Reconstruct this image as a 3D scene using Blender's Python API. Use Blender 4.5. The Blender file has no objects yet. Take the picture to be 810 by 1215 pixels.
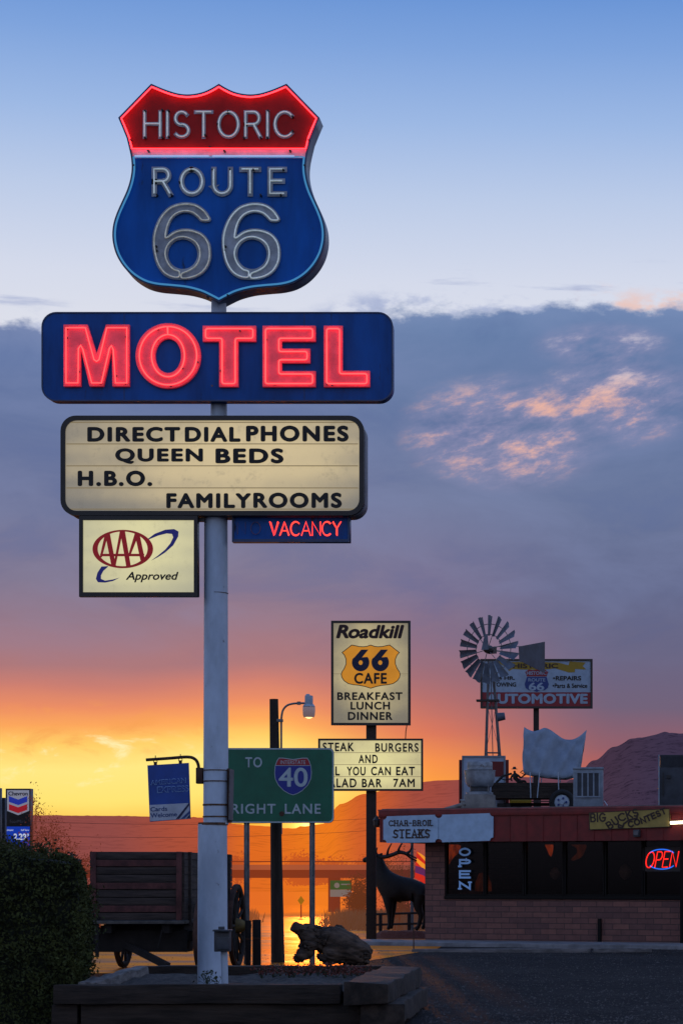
import bpy, bmesh, math, random
from mathutils import Vector, Matrix, noise as mnoise
random.seed(7)
sc = bpy.context.scene
COL = sc.collection
F, PX, PY, CZ = 2750.0, 760.0, 1044.0, 1.5      # focal length in photo pixels, principal point, eye height

def at(px, py, Y):
    return Vector(((px - PX) * Y / F, Y, CZ - (py - PY) * Y / F))

def srgb(r, g, b):
    f = lambda c: (c / 255 / 12.92) if c / 255 <= .04045 else ((c / 255 + .055) / 1.055) ** 2.4
    return (f(r), f(g), f(b), 1)

# ------------------------------------------------------------------ node helpers
def nd(nt, t, **kw):
    n = nt.nodes.new(t)
    for k, v in kw.items():
        if k.startswith('i_'):
            key = k[2:]
            key = int(key) if key.isdigit() else key.replace('_', ' ')
            setin(nt, n.inputs[key], v)
        else:
            setattr(n, k, v)
    return n
def setin(nt, sock, v):
    if isinstance(v, bpy.types.NodeSocket): nt.links.new(v, sock)
    else: sock.default_value = v
def M(nt, op, a, b=0.0, c=None, clamp=False):
    n = nt.nodes.new('ShaderNodeMath'); n.operation = op; n.use_clamp = clamp
    setin(nt, n.inputs[0], a); setin(nt, n.inputs[1], b)
    if c is not None: setin(nt, n.inputs[2], c)
    return n.outputs[0]
def smooth(nt, x, a, b):
    n = nt.nodes.new('ShaderNodeMapRange'); n.interpolation_type = 'SMOOTHSTEP'
    setin(nt, n.inputs[0], x); n.inputs[1].default_value = min(a, b); n.inputs[2].default_value = max(a, b)
    n.inputs[3].default_value = 0 if a < b else 1; n.inputs[4].default_value = 1 if a < b else 0
    return n.outputs[0]
def mixc(nt, f, a, b, mode='MIX'):
    n = nt.nodes.new('ShaderNodeMix'); n.data_type = 'RGBA'; n.blend_type = mode
    setin(nt, n.inputs[0], f); setin(nt, n.inputs[6], a); setin(nt, n.inputs[7], b)
    return n.outputs[2]
def ramp(nt, x, stops, interp='EASE'):
    n = nt.nodes.new('ShaderNodeValToRGB'); cr = n.color_ramp; cr.interpolation = interp
    stops = sorted(stops, key=lambda s: s[0])
    while len(cr.elements) < len(stops): cr.elements.new(.5)
    for e, (p, c) in zip(cr.elements, stops): e.position = p; e.color = c
    setin(nt, n.inputs[0], x)
    return n.outputs[0]
def fbm(nt, vec, scale, detail=6, rough=.55, dist=0.0):
    n = nt.nodes.new('ShaderNodeTexNoise')
    setin(nt, n.inputs['Vector'], vec); n.inputs['Scale'].default_value = scale
    n.inputs['Detail'].default_value = detail; n.inputs['Roughness'].default_value = rough
    n.inputs['Distortion'].default_value = dist
    return n.outputs[0]
def comb(nt, x, y, z=0.0):
    n = nt.nodes.new('ShaderNodeCombineXYZ')
    for s, v in zip(n.inputs, (x, y, z)): setin(nt, s, v)
    return n.outputs[0]

MATS = {}
def new_mat(name):
    m = bpy.data.materials.new(name); m.use_nodes = True
    nt = m.node_tree; nt.nodes.clear()
    out = nt.nodes.new('ShaderNodeOutputMaterial')
    return m, nt, out
def pmat(name, base, rough=.6, metal=0.0, spec=.4, var=None, bump=None, emit=None, es=1.0, stain=None, stretch=(1, 1, 1), evar=0.0):
    """procedural Principled: var=(scale, amount) colour variation, bump=(scale, strength), stain=(colour, scale, threshold)"""
    m, nt, out = new_mat(name)
    b = nt.nodes.new('ShaderNodeBsdfPrincipled')
    nt.links.new(b.outputs[0], out.inputs[0])
    tc = nt.nodes.new('ShaderNodeTexCoord')
    mp = nd(nt, 'ShaderNodeMapping'); nt.links.new(tc.outputs['Object'], mp.inputs[0]); mp.inputs['Scale'].default_value = stretch
    vec = mp.outputs[0]
    col = base
    if var:
        f = fbm(nt, vec, var[0], 6, .62)
        f = smooth(nt, f, .3, .7)
        lo = tuple(c * (1 - var[1]) for c in base[:3]) + (1,); hi = tuple(min(1, c * (1 + var[1])) for c in base[:3]) + (1,)
        col = mixc(nt, f, lo, hi)
    if stain:
        f2 = fbm(nt, vec, stain[1], 7, .7)
        col = mixc(nt, smooth(nt, f2, stain[2], stain[2] + .08), col, stain[0])
    setin(nt, b.inputs['Base Color'], col)
    b.inputs['Roughness'].default_value = rough; b.inputs['Metallic'].default_value = metal
    b.inputs['Specular IOR Level'].default_value = spec
    if bump:
        bn = nd(nt, 'ShaderNodeBump', i_Strength=bump[1], i_Distance=.02)
        nt.links.new(fbm(nt, vec, bump[0], 6, .65), bn.inputs['Height']); nt.links.new(bn.outputs[0], b.inputs['Normal'])
    if emit:
        e = emit
        if evar:
            f3 = fbm(nt, vec, 2.2, 3, .5)
            e = mixc(nt, smooth(nt, f3, .25, .75), tuple(c * (1 - evar) for c in emit[:3]) + (1,), emit)
        setin(nt, b.inputs['Emission Color'], e); b.inputs['Emission Strength'].default_value = es
    MATS[name] = m
    return m
def neon(name, col, strength):
    m, nt, out = new_mat(name)
    e = nd(nt, 'ShaderNodeEmission', i_Color=col, i_Strength=strength)
    nt.links.new(e.outputs[0], out.inputs[0]); MATS[name] = m
    return m

# ------------------------------------------------------------------ object helpers
ROOTM = {}
def props(o, label=None, cat=None, group=None, kind=None):
    if label: o['label'] = label
    if cat: o['category'] = cat
    if group: o['group'] = group
    if kind: o['kind'] = kind
    return o
def thing(name, label, cat, loc=(0, 0, 0), rz=0.0, group=None):
    o = bpy.data.objects.new(name, None); COL.objects.link(o)
    o.empty_display_size = .2
    o.location = loc; o.rotation_euler = (0, 0, rz)
    ROOTM[o.name] = (Matrix.Translation(Vector(loc)) @ Matrix.Rotation(rz, 4, 'Z')).inverted()
    return props(o, label, cat, group)
def link(name, me, mat, parent=None, smooth_=False):
    o = bpy.data.objects.new(name, me); COL.objects.link(o)
    if mat: me.materials.clear(); me.materials.append(mat)
    if parent:
        r = parent
        while r.parent: r = r.parent
        if r.name in ROOTM: me.transform(ROOTM[r.name])
        o.parent = parent
    if smooth_:
        for p in me.polygons: p.use_smooth = True
    me.update()
    return o
def smooth_by_angle(me, deg=40):
    bm = bmesh.new(); bm.from_mesh(me)
    for f in bm.faces: f.smooth = True
    for e in bm.edges:
        if len(e.link_faces) == 2 and e.calc_face_angle(0) > math.radians(deg): e.smooth = False
    bm.to_mesh(me); bm.free()

class MB:
    def __init__(s): s.bm = bmesh.new()
    def box(s, c, size, rz=0.0, rot=None, taper=None, jit=0.0):
        r = bmesh.ops.create_cube(s.bm, size=1)
        mt = Matrix.Translation(Vector(c)) @ (rot if rot else Matrix.Rotation(rz, 4, 'Z')) @ Matrix.Diagonal((*size, 1))
        for v in r['verts']:
            if taper and v.co.z > 0: v.co.x *= taper; v.co.y *= taper
            v.co = mt @ v.co
            if jit: v.co += Vector([random.uniform(-jit, jit) for _ in range(3)])
        return s
    def bar(s, a, b, w, h):
        a, b = Vector(a), Vector(b); d = b - a
        q = d.to_track_quat('X', 'Z').to_matrix().to_4x4()
        return s.box((a + b) / 2, (d.length, w, h), rot=q)
    def cyl(s, a, b, r0, r1=None, n=16):
        a, b = Vector(a), Vector(b); d = b - a
        r1 = r0 if r1 is None else r1
        mt = Matrix.Translation((a + b) / 2) @ d.to_track_quat('Z', 'Y').to_matrix().to_4x4()
        bmesh.ops.create_cone(s.bm, cap_ends=True, segments=n, radius1=r0, radius2=r1, depth=d.length, matrix=mt)
        return s
    def lathe(s, c, prof, n=24, axis=None):
        """prof: list of (radius, height)"""
        rings = []
        q = Vector(axis).to_track_quat('Z', 'Y').to_matrix() if axis else Matrix.Identity(3)
        for r, h in prof:
            rings.append([s.bm.verts.new(Vector(c) + q @ Vector((r * math.cos(2 * math.pi * i / n), r * math.sin(2 * math.pi * i / n), h))) for i in range(n)])
        for a, b in zip(rings, rings[1:]):
            for i in range(n): s.bm.faces.new((a[i], a[(i + 1) % n], b[(i + 1) % n], b[i]))
        s.bm.faces.new(rings[0][::-1]); s.bm.faces.new(rings[-1])
        return s
    def torus(s, c, axis, R, r, n=32, k=8, flat=1.0):
        q = Vector(axis).to_track_quat('Z', 'Y').to_matrix()
        rings = []
        for i in range(n):
            t = 2 * math.pi * i / n
            rings.append([s.bm.verts.new(Vector(c) + q @ Vector(((R + r * math.cos(2 * math.pi * j / k)) * math.cos(t), (R + r * math.cos(2 * math.pi * j / k)) * math.sin(t), flat * r * math.sin(2 * math.pi * j / k)))) for j in range(k)])
        for i in range(n):
            a, b = rings[i], rings[(i + 1) % n]
            for j in range(k): s.bm.faces.new((a[j], b[j], b[(j + 1) % k], a[(j + 1) % k]))
        return s
    def quad(s, *p):
        s.bm.faces.new([s.bm.verts.new(Vector(q)) for q in p]); return s
    def prism(s, pts, off):
        """extrude polygon pts (3D, planar) by vector off"""
        a = [s.bm.verts.new(Vector(p)) for p in pts]; b = [s.bm.verts.new(Vector(p) + Vector(off)) for p in pts]
        s.bm.faces.new(a); s.bm.faces.new(b[::-1]); n = len(a)
        for i in range(n): s.bm.faces.new((a[i], b[i], b[(i + 1) % n], a[(i + 1) % n]))
        return s
    def build(s, name, mat, parent=None, bevel=0.0, sm=False, ang=40):
        bmesh.ops.recalc_face_normals(s.bm, faces=s.bm.faces)
        if bevel:
            es = [e for e in s.bm.edges if len(e.link_faces) == 2 and e.calc_face_angle(0) > .6]
            bmesh.ops.bevel(s.bm, geom=es, offset=bevel, segments=2, affect='EDGES', profile=.6, clamp_overlap=True)
        me = bpy.data.meshes.new(name); s.bm.to_mesh(me); s.bm.free()
        o = link(name, me, mat, parent)
        if sm or bevel: smooth_by_angle(me, ang)
        return o

class Pl:
    """a vertical plane: point P0, horizontal direction u, normal n (towards the viewer's side)"""
    def __init__(s, P0, yaw=0.0):
        s.P0 = Vector(P0); s.u = Vector((math.cos(yaw), -math.sin(yaw), 0)); s.n = Vector((-math.sin(yaw), -math.cos(yaw), 0))
    def pt(s, px, py, d=0.0):
        r = Vector(((px - PX) / F, 1, -(py - PY) / F)); o = Vector((0, 0, CZ))
        t = (s.P0 + s.n * d - o).dot(s.n) / r.dot(s.n)
        return o + r * t
def plane_y(Y): return Pl((0, Y, 0))

def mesh_from(cu):
    ob = bpy.data.objects.new('tmp', cu); COL.objects.link(ob)
    dg = bpy.context.evaluated_depsgraph_get(); dg.update()
    me = bpy.data.meshes.new_from_object(ob.evaluated_get(dg), depsgraph=dg)
    bpy.data.objects.remove(ob); bpy.data.curves.remove(cu)
    return me
def plate(name, contours, pl, d0, d1, mat, parent=None):
    """filled shape (even-odd) given in photo pixels on plane pl, from depth d0 to d1 towards the viewer"""
    cu = bpy.data.curves.new('c', 'CURVE'); cu.dimensions = '2D'; cu.fill_mode = 'BOTH'; cu.extrude = .5
    for c in contours:
        sp = cu.splines.new('POLY'); sp.points.add(len(c) - 1); sp.use_cyclic_u = True
        for p, q in zip(sp.points, c): p.co = (q[0] - 400, -(q[1] - 800), 0, 1)
    me = mesh_from(cu)
    for v in me.vertices:
        p = pl.pt(v.co.x + 400, 800 - v.co.y, max(d0, d1)); z = v.co.z + .5
        v.co = p + pl.n * (min(d0, d1) + z * abs(d1 - d0) - max(d0, d1))
    return link(name, me, mat, parent)
def text(name, s, quad, pl, d, thick, mat, parent=None, bold=0.0, shear=0.0, space=1.0):
    """lettering fitted to quad = (x0, y0, x1, y1) or four px corners TL, TR, BR, BL"""
    cu = bpy.data.curves.new('t', 'FONT'); cu.body = s; cu.size = 1; cu.extrude = .5; cu.offset = bold; cu.shear = shear; cu.space_character = space
    cu.resolution_u = 6
    cu.offset = 0
    me = mesh_from(cu)
    if bold:                                   # heavier weight: the same glyphs laid again a little to each side, each a hair proud of the last
        bm = bmesh.new(); src = me
        for k, (ox, oy) in enumerate(((0, 0), (bold, 0), (-bold, 0), (0, bold), (0, -bold), (bold * .7, bold * .7), (-bold * .7, bold * .7), (bold * .7, -bold * .7), (-bold * .7, -bold * .7))):
            n0 = len(bm.verts); bm.from_mesh(src); bm.verts.ensure_lookup_table()
            for v in bm.verts[n0:]: v.co.x += ox; v.co.y += oy; v.co.z += .05 * k
        me2 = bpy.data.meshes.new('t'); bm.to_mesh(me2); bm.free(); bpy.data.meshes.remove(src); me = me2
    xs = [v.co.x for v in me.vertices]; ys = [v.co.y for v in me.vertices]
    x0, x1, y0, y1 = min(xs), max(xs), min(ys), max(ys)
    if len(quad) == 4 and not hasattr(quad[0], '__len__'):
        a, b, c, e = quad; quad = ((a, b), (c, b), (c, e), (a, e))
    TL, TR, BR, BL = [pl.pt(p[0], p[1], d) for p in quad]
    for v in me.vertices:
        fx = (v.co.x - x0) / (x1 - x0); fy = (v.co.y - y0) / (y1 - y0); z = v.co.z + .5
        v.co = (BL * (1 - fx) + BR * fx) * (1 - fy) + (TL * (1 - fx) + TR * fx) * fy + pl.n * (z * thick)
    return link(name, me, mat, parent)
def tube(name, polys, r, mat, parent=None, res=2):
    """polys: list of (points3d, closed, radii or None)"""
    cu = bpy.data.curves.new('c', 'CURVE'); cu.dimensions = '3D'; cu.bevel_depth = r; cu.bevel_resolution = res; cu.use_fill_caps = True
    for pts, closed, rad in polys:
        sp = cu.splines.new('POLY'); sp.points.add(len(pts) - 1); sp.use_cyclic_u = closed
        for i, (p, q) in enumerate(zip(sp.points, pts)): p.co = (*q, 1); p.radius = rad[i] if rad else 1
    me = mesh_from(cu)
    return link(name, me, mat, parent, True)
def catmull(pts, closed=False, k=6):
    out = []; n = len(pts); P = [Vector(p) for p in pts]
    for i in range(n if closed else n - 1):
        g = (lambda j: P[j % n]) if closed else (lambda j: P[max(0, min(n - 1, j))])
        a, b, c, d = g(i - 1), g(i), g(i + 1), g(i + 2)
        for t in [j / k for j in range(k)]:
            out.append(.5 * ((2 * b) + (c - a) * t + (2 * a - 5 * b + 4 * c - d) * t * t + (3 * b - a - 3 * c + d) * t ** 3))
    if not closed: out.append(P[-1])
    return out
def rr(x0, y0, x1, y1, r, n=7):
    o = []
    for cx, cy, a in ((x1 - r, y0 + r, -90), (x1 - r, y1 - r, 0), (x0 + r, y1 - r, 90), (x0 + r, y0 + r, 180)):
        for i in range(n + 1):
            t = math.radians(a + 90 * i / n); o.append((cx + r * math.cos(t), cy + r * math.sin(t)))
    return o
def rect(x0, y0, x1, y1): return [(x0, y0), (x1, y0), (x1, y1), (x0, y1)]
def ell(cx, cy, rx, ry, n=40, a0=0, a1=360):
    full = abs(a1 - a0) >= 360
    return [(cx + rx * math.cos(math.radians(a0 + (a1 - a0) * i / (n if full else n - 1))), cy + ry * math.sin(math.radians(a0 + (a1 - a0) * i / (n if full else n - 1)))) for i in range(n)]
def zm(pts, ox, oy, s): return [(ox + x / s, oy + y / s) for x, y in pts]
def round_poly(pts, r, n=4):
    """round the corners of a px polygon"""
    o = []; m = len(pts)
    for i in range(m):
        a, b, c = Vector(pts[i - 1]), Vector(pts[i]), Vector(pts[(i + 1) % m])
        q = min(r, (a - b).length / 2.1, (c - b).length / 2.1)
        p0 = b + (a - b).normalized() * q; p1 = b + (c - b).normalized() * q
        for j in range(n + 1):
            t = j / n; o.append(tuple(p0 * (1 - t) ** 2 + b * 2 * t * (1 - t) + p1 * t * t))
    return o
def inset(pts, d):
    """inset a px polygon given clockwise on screen (y down)"""
    o = []; m = len(pts)
    A = sum(pts[i - 1][0] * pts[i][1] - pts[i][0] * pts[i - 1][1] for i in range(m)); sg = 1 if A > 0 else -1
    for i in range(m):
        a, b, c = Vector(pts[i - 1]), Vector(pts[i]), Vector(pts[(i + 1) % m])
        n1 = Vector((-(b - a).y, (b - a).x)).normalized() * sg; n2 = Vector((-(c - b).y, (c - b).x)).normalized() * sg
        k = (n1 + n2); k = k / max(.25, k.length_squared / 2)
        o.append(tuple(b + k * d))
    return o
def path(pts, pl, d): return [pl.pt(x, y, d) for x, y in pts]

# ------------------------------------------------------------------ single-stroke lettering (neon tubes, painted letters)
def _a(cx, cy, rx, ry, a0, a1, n=10):
    return [(cx + rx * math.cos(math.radians(a0 + (a1 - a0) * i / n)), cy + ry * math.sin(math.radians(a0 + (a1 - a0) * i / n))) for i in range(n + 1)]
GL = {  # width, strokes; y up
 'A': (.8, [[(0, 0), (.4, 1), (.8, 0)], [(.15, .35), (.65, .35)]]),
 'B': (.65, [[(0, 0), (0, 1), (.35, 1)] + _a(.37, .76, .22, .24, 90, -90) + [(0, .52)], [(.35, .52)] + _a(.38, .26, .27, .26, 90, -90) + [(0, 0)]]),
 'C': (.8, [_a(.44, .5, .44, .5, 45, 315, 16)]),
 'D': (.75, [[(0, 0), (0, 1), (.3, 1)] + _a(.3, .5, .45, .5, 90, -90, 12) + [(0, 0)]]),
 'E': (.6, [[(.6, 1), (0, 1), (0, 0), (.6, 0)], [(0, .52), (.52, .52)]]),
 'G': (.85, [_a(.44, .5, .44, .5, 45, 320, 16) + [(.86, .45), (.5, .45)]]),
 'H': (.7, [[(0, 0), (0, 1)], [(.7, 0), (.7, 1)], [(0, .52), (.7, .52)]]),
 'I': (.0, [[(0, 0), (0, 1)]]),
 'K': (.68, [[(0, 0), (0, 1)], [(.65, 1), (0, .42)], [(.2, .6), (.68, 0)]]),
 'L': (.55, [[(0, 1), (0, 0), (.55, 0)]]),
 'N': (.72, [[(0, 0), (0, 1), (.72, 0), (.72, 1)]]),
 'O': (.88, [_a(.44, .5, .44, .5, 95, 450, 24)]),
 'P': (.6, [[(0, 0), (0, 1), (.35, 1)] + _a(.35, .74, .26, .26, 90, -90) + [(0, .48)]]),
 'R': (.66, [[(0, 0), (0, 1), (.35, 1)] + _a(.36, .75, .25, .25, 90, -90) + [(0, .5)], [(.36, .5), (.66, 0)]]),
 'S': (.62, [_a(.31, .74, .28, .26, 35, 270, 12) + _a(.31, .25, .31, .25, 90, -145, 12)]),
 'T': (.7, [[(0, 1), (.7, 1)], [(.35, 1), (.35, 0)]]),
 'U': (.7, [[(0, 1), (0, .35)] + _a(.35, .35, .35, .35, 180, 360) + [(.7, 1)]]),
 'V': (.72, [[(0, 1), (.36, 0), (.72, 1)]]),
 'Y': (.7, [[(0, 1), (.35, .5), (.7, 1)], [(.35, .5), (.35, 0)]]),
 '-': (.4, [[(0, .5), (.4, .5)]]),
}
def strokes(word, x0, y0, x1, y1, gap=.3, slant=0.0):
    """polylines in px filling the box, one list per letter"""
    tot = sum(GL[c][0] if c != ' ' else .5 for c in word) + gap * (len(word) - 1)
    kx = (x1 - x0) / tot; ky = (y1 - y0); x = 0; out = []
    for c in word:
        if c == ' ': x += .5 + gap; continue
        w, st = GL[c]
        out.append([[(x0 + (x + p[0]) * kx + slant * (p[1] - .5) * ky, y1 - p[1] * ky) for p in s] for s in st])
        x += w + gap
    return out
def flat_strokes(name, polys, w, pl, d, thick, mat, parent=None, serif=0.0, ends=True):
    """painted letters: ribbons of width w px along each polyline; every ribbon lies a hair above the last"""
    bm = bmesh.new(); k = 0
    def ribbon(p, w, dd):
        L = []; R = []
        for i, q in enumerate(p):
            q = Vector(q); a = Vector(p[max(0, i - 1)]); b = Vector(p[min(len(p) - 1, i + 1)])
            t1 = (q - a).normalized() if i else (b - q).normalized(); t2 = (b - q).normalized() if i < len(p) - 1 else t1
            t = (t1 + t2); t = t.normalized() if t.length > 1e-6 else t1
            nn = Vector((-t.y, t.x)) * (w / 2 / max(.45, t.dot(t1)))
            e = t1 * (-w / 2 if i == 0 else (w / 2 if i == len(p) - 1 else 0)) if ends else Vector((0, 0))
            L.append(q + nn + e); R.append(q - nn + e)
        for i in range(len(p) - 1):
            vs = [bm.verts.new(pl.pt(c.x, c.y, dd)) for c in (L[i], L[i + 1], R[i + 1], R[i])]
            bm.faces.new(vs)
    for p in polys:
        ribbon(p, w, d + thick + k * .0006); k += 1
        if serif:
            ys = [q[1] for pp in polys for q in pp]; mid = 0
            for e, f in ((p[0], p[1]), (p[-1], p[-2])):
                if abs(e[1] - f[1]) < abs(e[0] - f[0]) * .8: continue
                ribbon([(e[0] - serif, e[1]), (e[0] + serif, e[1])], w * .8, d + thick + k * .0006); k += 1
    me = bpy.data.meshes.new(name); bm.to_mesh(me); bm.free()
    return link(name, me, mat, parent)

def skin(name, verts, edges, mat, parent=None, sub=2, root=0):
    """verts: (position, rx, ry)"""
    me = bpy.data.meshes.new(name); me.from_pydata([v[0] for v in verts], edges, []); me.update()
    ob = bpy.data.objects.new('tmp', me); COL.objects.link(ob)
    ob.modifiers.new('Skin', 'SKIN')
    for i, v in enumerate(verts):
        d = me.skin_vertices[0].data[i]; d.radius = (v[1], v[2]); d.use_root = (i == root)
    s = ob.modifiers.new('Sub', 'SUBSURF'); s.levels = sub; s.render_levels = sub
    dg = bpy.context.evaluated_depsgraph_get(); dg.update()
    m2 = bpy.data.meshes.new_from_object(ob.evaluated_get(dg), depsgraph=dg)
    bpy.data.objects.remove(ob); bpy.data.meshes.remove(me); m2.name = name
    return link(name, m2, mat, parent, True)
def leaf_mesh(pts, size, aspect=.55, normals=None, spread=1.0):
    """one small bent leaf (two faces) at every point"""
    V = []; Fc = []
    for i, p in enumerate(pts):
        q = Vector([random.gauss(0, 1) for _ in range(3)])
        if normals: q = normals[i] * 1.0 + q * spread * .6
        q.normalize()
        t = q.cross(Vector([random.gauss(0, 1) for _ in range(3)])).normalized(); b = q.cross(t)
        s = size * random.uniform(.6, 1.3); w = s * aspect
        k = len(V); p = Vector(p)
        V += [p - t * s * .5, p + b * w * .5 + q * w * .18, p + t * s * .5, p - b * w * .5 + q * w * .18]
        Fc += [(k, k + 1, k + 2), (k, k + 2, k + 3)]
    return V, Fc
def pymesh(name, V, Fc, mat, parent=None, sm=False):
    me = bpy.data.meshes.new(name); me.from_pydata([tuple(v) for v in V], [], Fc); me.update()
    return link(name, me, mat, parent, sm)
# ================================================================== camera, world, sun
cam = bpy.data.cameras.new('camera'); co = bpy.data.objects.new('camera', cam); COL.objects.link(co)
co.location = (0, 0, CZ); co.rotation_euler = (math.radians(90), 0, 0)
cam.sensor_fit = 'VERTICAL'; cam.sensor_height = 36; cam.sensor_width = 24
cam.lens = F * 36 / 1215
cam.shift_x = (405 - PX) / 1215; cam.shift_y = (PY - 607.5) / 1215
cam.clip_start = .1; cam.clip_end = 20000
sc.camera = co
sc.view_settings.view_transform = 'Standard'; sc.view_settings.look = 'None'; sc.view_settings.exposure = 0
sc.cycles.use_denoising = True
sc.cycles.max_bounces = 6; sc.cycles.caustics_reflective = False; sc.cycles.caustics_refractive = False
sc.cycles.sample_clamp_indirect = 4

SUN_AZ = (366 - PX) / F; SUN_EL = math.radians(1.7)
w = bpy.data.worlds.new('World'); sc.world = w; w.use_nodes = True
nt = w.node_tree; nt.nodes.clear()
wo = nt.nodes.new('ShaderNodeOutputWorld')
tc = nt.nodes.new('ShaderNodeTexCoord')
sep = nt.nodes.new('ShaderNodeSeparateXYZ'); nt.links.new(tc.outputs['Generated'], sep.inputs[0])
X, Y, Z = sep.outputs
h = M(nt, 'SQRT', M(nt, 'ADD', M(nt, 'MULTIPLY', X, X), M(nt, 'MULTIPLY', Y, Y)))
v = M(nt, 'DIVIDE', Z, M(nt, 'MAXIMUM', h, .001))             # tangent of the elevation
a = M(nt, 'ARCTAN2', X, Y)                                     # azimuth
vv = lambda py: (PY - py) / F / .5
aa = lambda px: math.atan((px - PX) / F)
v2 = M(nt, 'MULTIPLY', v, 2.0, clamp=True)
# long soft waves so that the bands are not ruled lines
wav = fbm(nt, comb(nt, M(nt, 'MULTIPLY', a, 9.0), M(nt, 'MULTIPLY', v, 40.0)), 1.0, 5, .55)
vw = M(nt, 'ADD', v2, M(nt, 'MULTIPLY', M(nt, 'SUBTRACT', wav, .5), .018))
clear = ramp(nt, v2, [(vv(420), srgb(222, 224, 234)), (vv(340), srgb(212, 218, 235)), (vv(240), srgb(187, 203, 232)), (vv(150), srgb(156, 184, 228)),
                      (vv(60), srgb(126, 163, 220)), (vv(-20), srgb(100, 145, 212)), (.9, srgb(64, 108, 188)), (1.0, srgb(58, 100, 180))], 'LINEAR')
near_sun = M(nt, 'MULTIPLY', M(nt, 'SUBTRACT', a, aa(305)), 1 / .036)
vw = M(nt, 'SUBTRACT', vw, M(nt, 'MULTIPLY', M(nt, 'POWER', 2.718, M(nt, 'MULTIPLY', M(nt, 'MULTIPLY', near_sun, near_sun), -1.0)), .011))
dl = ramp(nt, vw, [(0, srgb(255, 150, 60)), (vv(985), srgb(255, 190, 70)), (vv(955), srgb(255, 228, 116)), (vv(915), srgb(255, 232, 132)), (vv(888), srgb(255, 206, 104)),
                   (vv(868), srgb(252, 168, 92)), (vv(848), srgb(236, 142, 100)), (vv(822), srgb(205, 126, 112)), (vv(798), srgb(172, 119, 122)), (vv(745), srgb(146, 119, 136)), (vv(700), srgb(129, 120, 145)), (vv(620), srgb(112, 119, 154)),
                   (vv(520), srgb(101, 117, 158)), (vv(440), srgb(104, 124, 168)), (vv(390), srgb(124, 140, 180))], 'LINEAR')
dm = ramp(nt, vw, [(0, srgb(255, 120, 40)), (vv(985), srgb(255, 150, 50)), (vv(940), srgb(255, 165, 62)), (vv(905), srgb(250, 148, 74)), (vv(870), srgb(222, 120, 90)), (vv(835), srgb(188, 112, 106)), (vv(800), srgb(160, 110, 120)),
                   (vv(750), srgb(138, 112, 134)), (vv(700), srgb(122, 114, 146)), (vv(600), srgb(112, 122, 157)), (vv(500), srgb(102, 121, 161)), (vv(400), srgb(101, 126, 168)), (vv(350), srgb(122, 146, 188))], 'LINEAR')
dr = ramp(nt, vw, [(0, srgb(222, 96, 64)), (vv(930), srgb(196, 92, 80)), (vv(890), srgb(146, 94, 106)), (vv(840), srgb(111, 97, 122)), (vv(770), srgb(101, 100, 131)), (vv(700), srgb(95, 103, 138)), (vv(600), srgb(104, 118, 154)),
                   (vv(480), srgb(96, 118, 160)), (vv(400), srgb(98, 123, 166)), (vv(345), srgb(124, 146, 188))], 'LINEAR')
deck = mixc(nt, smooth(nt, a, aa(330), aa(520)), dl, dm)
deck = mixc(nt, smooth(nt, a, aa(460), aa(740)), deck, dr)
# tone variation inside the cloud deck
tv = fbm(nt, comb(nt, M(nt, 'MULTIPLY', a, 14.0), M(nt, 'MULTIPLY', v, 34.0), 3.0), 1.0, 7, .6, .4)
deckv = mixc(nt, M(nt, 'MULTIPLY', M(nt, 'MULTIPLY', smooth(nt, tv, .38, .75), .42), smooth(nt, v, .07, .13)), deck, mixc(nt, .5, deck, srgb(138, 150, 192)))
deckv = mixc(nt, M(nt, 'MULTIPLY', M(nt, 'MULTIPLY', smooth(nt, tv, .52, .3), .30), smooth(nt, v, .07, .13)), deckv, srgb(84, 104, 154))
# upper edge of the deck
pc = comb(nt, M(nt, 'MULTIPLY', a, 30.0), M(nt, 'MULTIPLY', v, 55.0), 1.7)
puff = fbm(nt, pc, 1.0, 9, .62)
edge_base = ramp(nt, M(nt, 'ADD', M(nt, 'MULTIPLY', a, 2.0), .6), [((aa(-60)) * 2 + .6, (.231,) * 3 + (1,)), (aa(30) * 2 + .6, (.231,) * 3 + (1,)), (aa(130) * 2 + .6, (.222,) * 3 + (1,)), (aa(330) * 2 + .6, (.236,) * 3 + (1,)), (aa(440) * 2 + .6, (.243,) * 3 + (1,)), (aa(560) * 2 + .6, (.2475,) * 3 + (1,)), (aa(700) * 2 + .6, (.2485,) * 3 + (1,)), (aa(900) * 2 + .6, (.244,) * 3 + (1,))], 'EASE')
ev = M(nt, 'ADD', edge_base, M(nt, 'MULTIPLY', M(nt, 'SUBTRACT', puff, .5), .024))
dv_ = M(nt, 'SUBTRACT', v, ev)
front = smooth(nt, M(nt, 'ABSOLUTE', a), .9, .45)
mask = smooth(nt, dv_, .0022, -.0028)
sky = mixc(nt, mask, clear, deckv)
# thin veil and a lit fringe just above the edge on the right
fr = M(nt, 'MULTIPLY', smooth(nt, dv_, .012, -.001), smooth(nt, fbm(nt, pc, 1.6, 6, .6), .42, .62))
fr = M(nt, 'MULTIPLY', fr, M(nt, 'SUBTRACT', 1.0, mask))
sky = mixc(nt, M(nt, 'MULTIPLY', fr, .8), sky, mixc(nt, smooth(nt, a, aa(640), aa(740)), srgb(150, 165, 205), srgb(238, 190, 172)))
# small grey strips floating above the deck
st = fbm(nt, comb(nt, M(nt, 'MULTIPLY', a, 16.0), M(nt, 'MULTIPLY', v, 130.0), 5.2), 1.0, 6, .55)
stm = M(nt, 'MULTIPLY', smooth(nt, st, .58, .72), M(nt, 'MULTIPLY', smooth(nt, dv_, .022, .008), smooth(nt, dv_, .0, .006)))
sky = mixc(nt, M(nt, 'MULTIPLY', stm, .7), sky, srgb(160, 172, 208))
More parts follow.
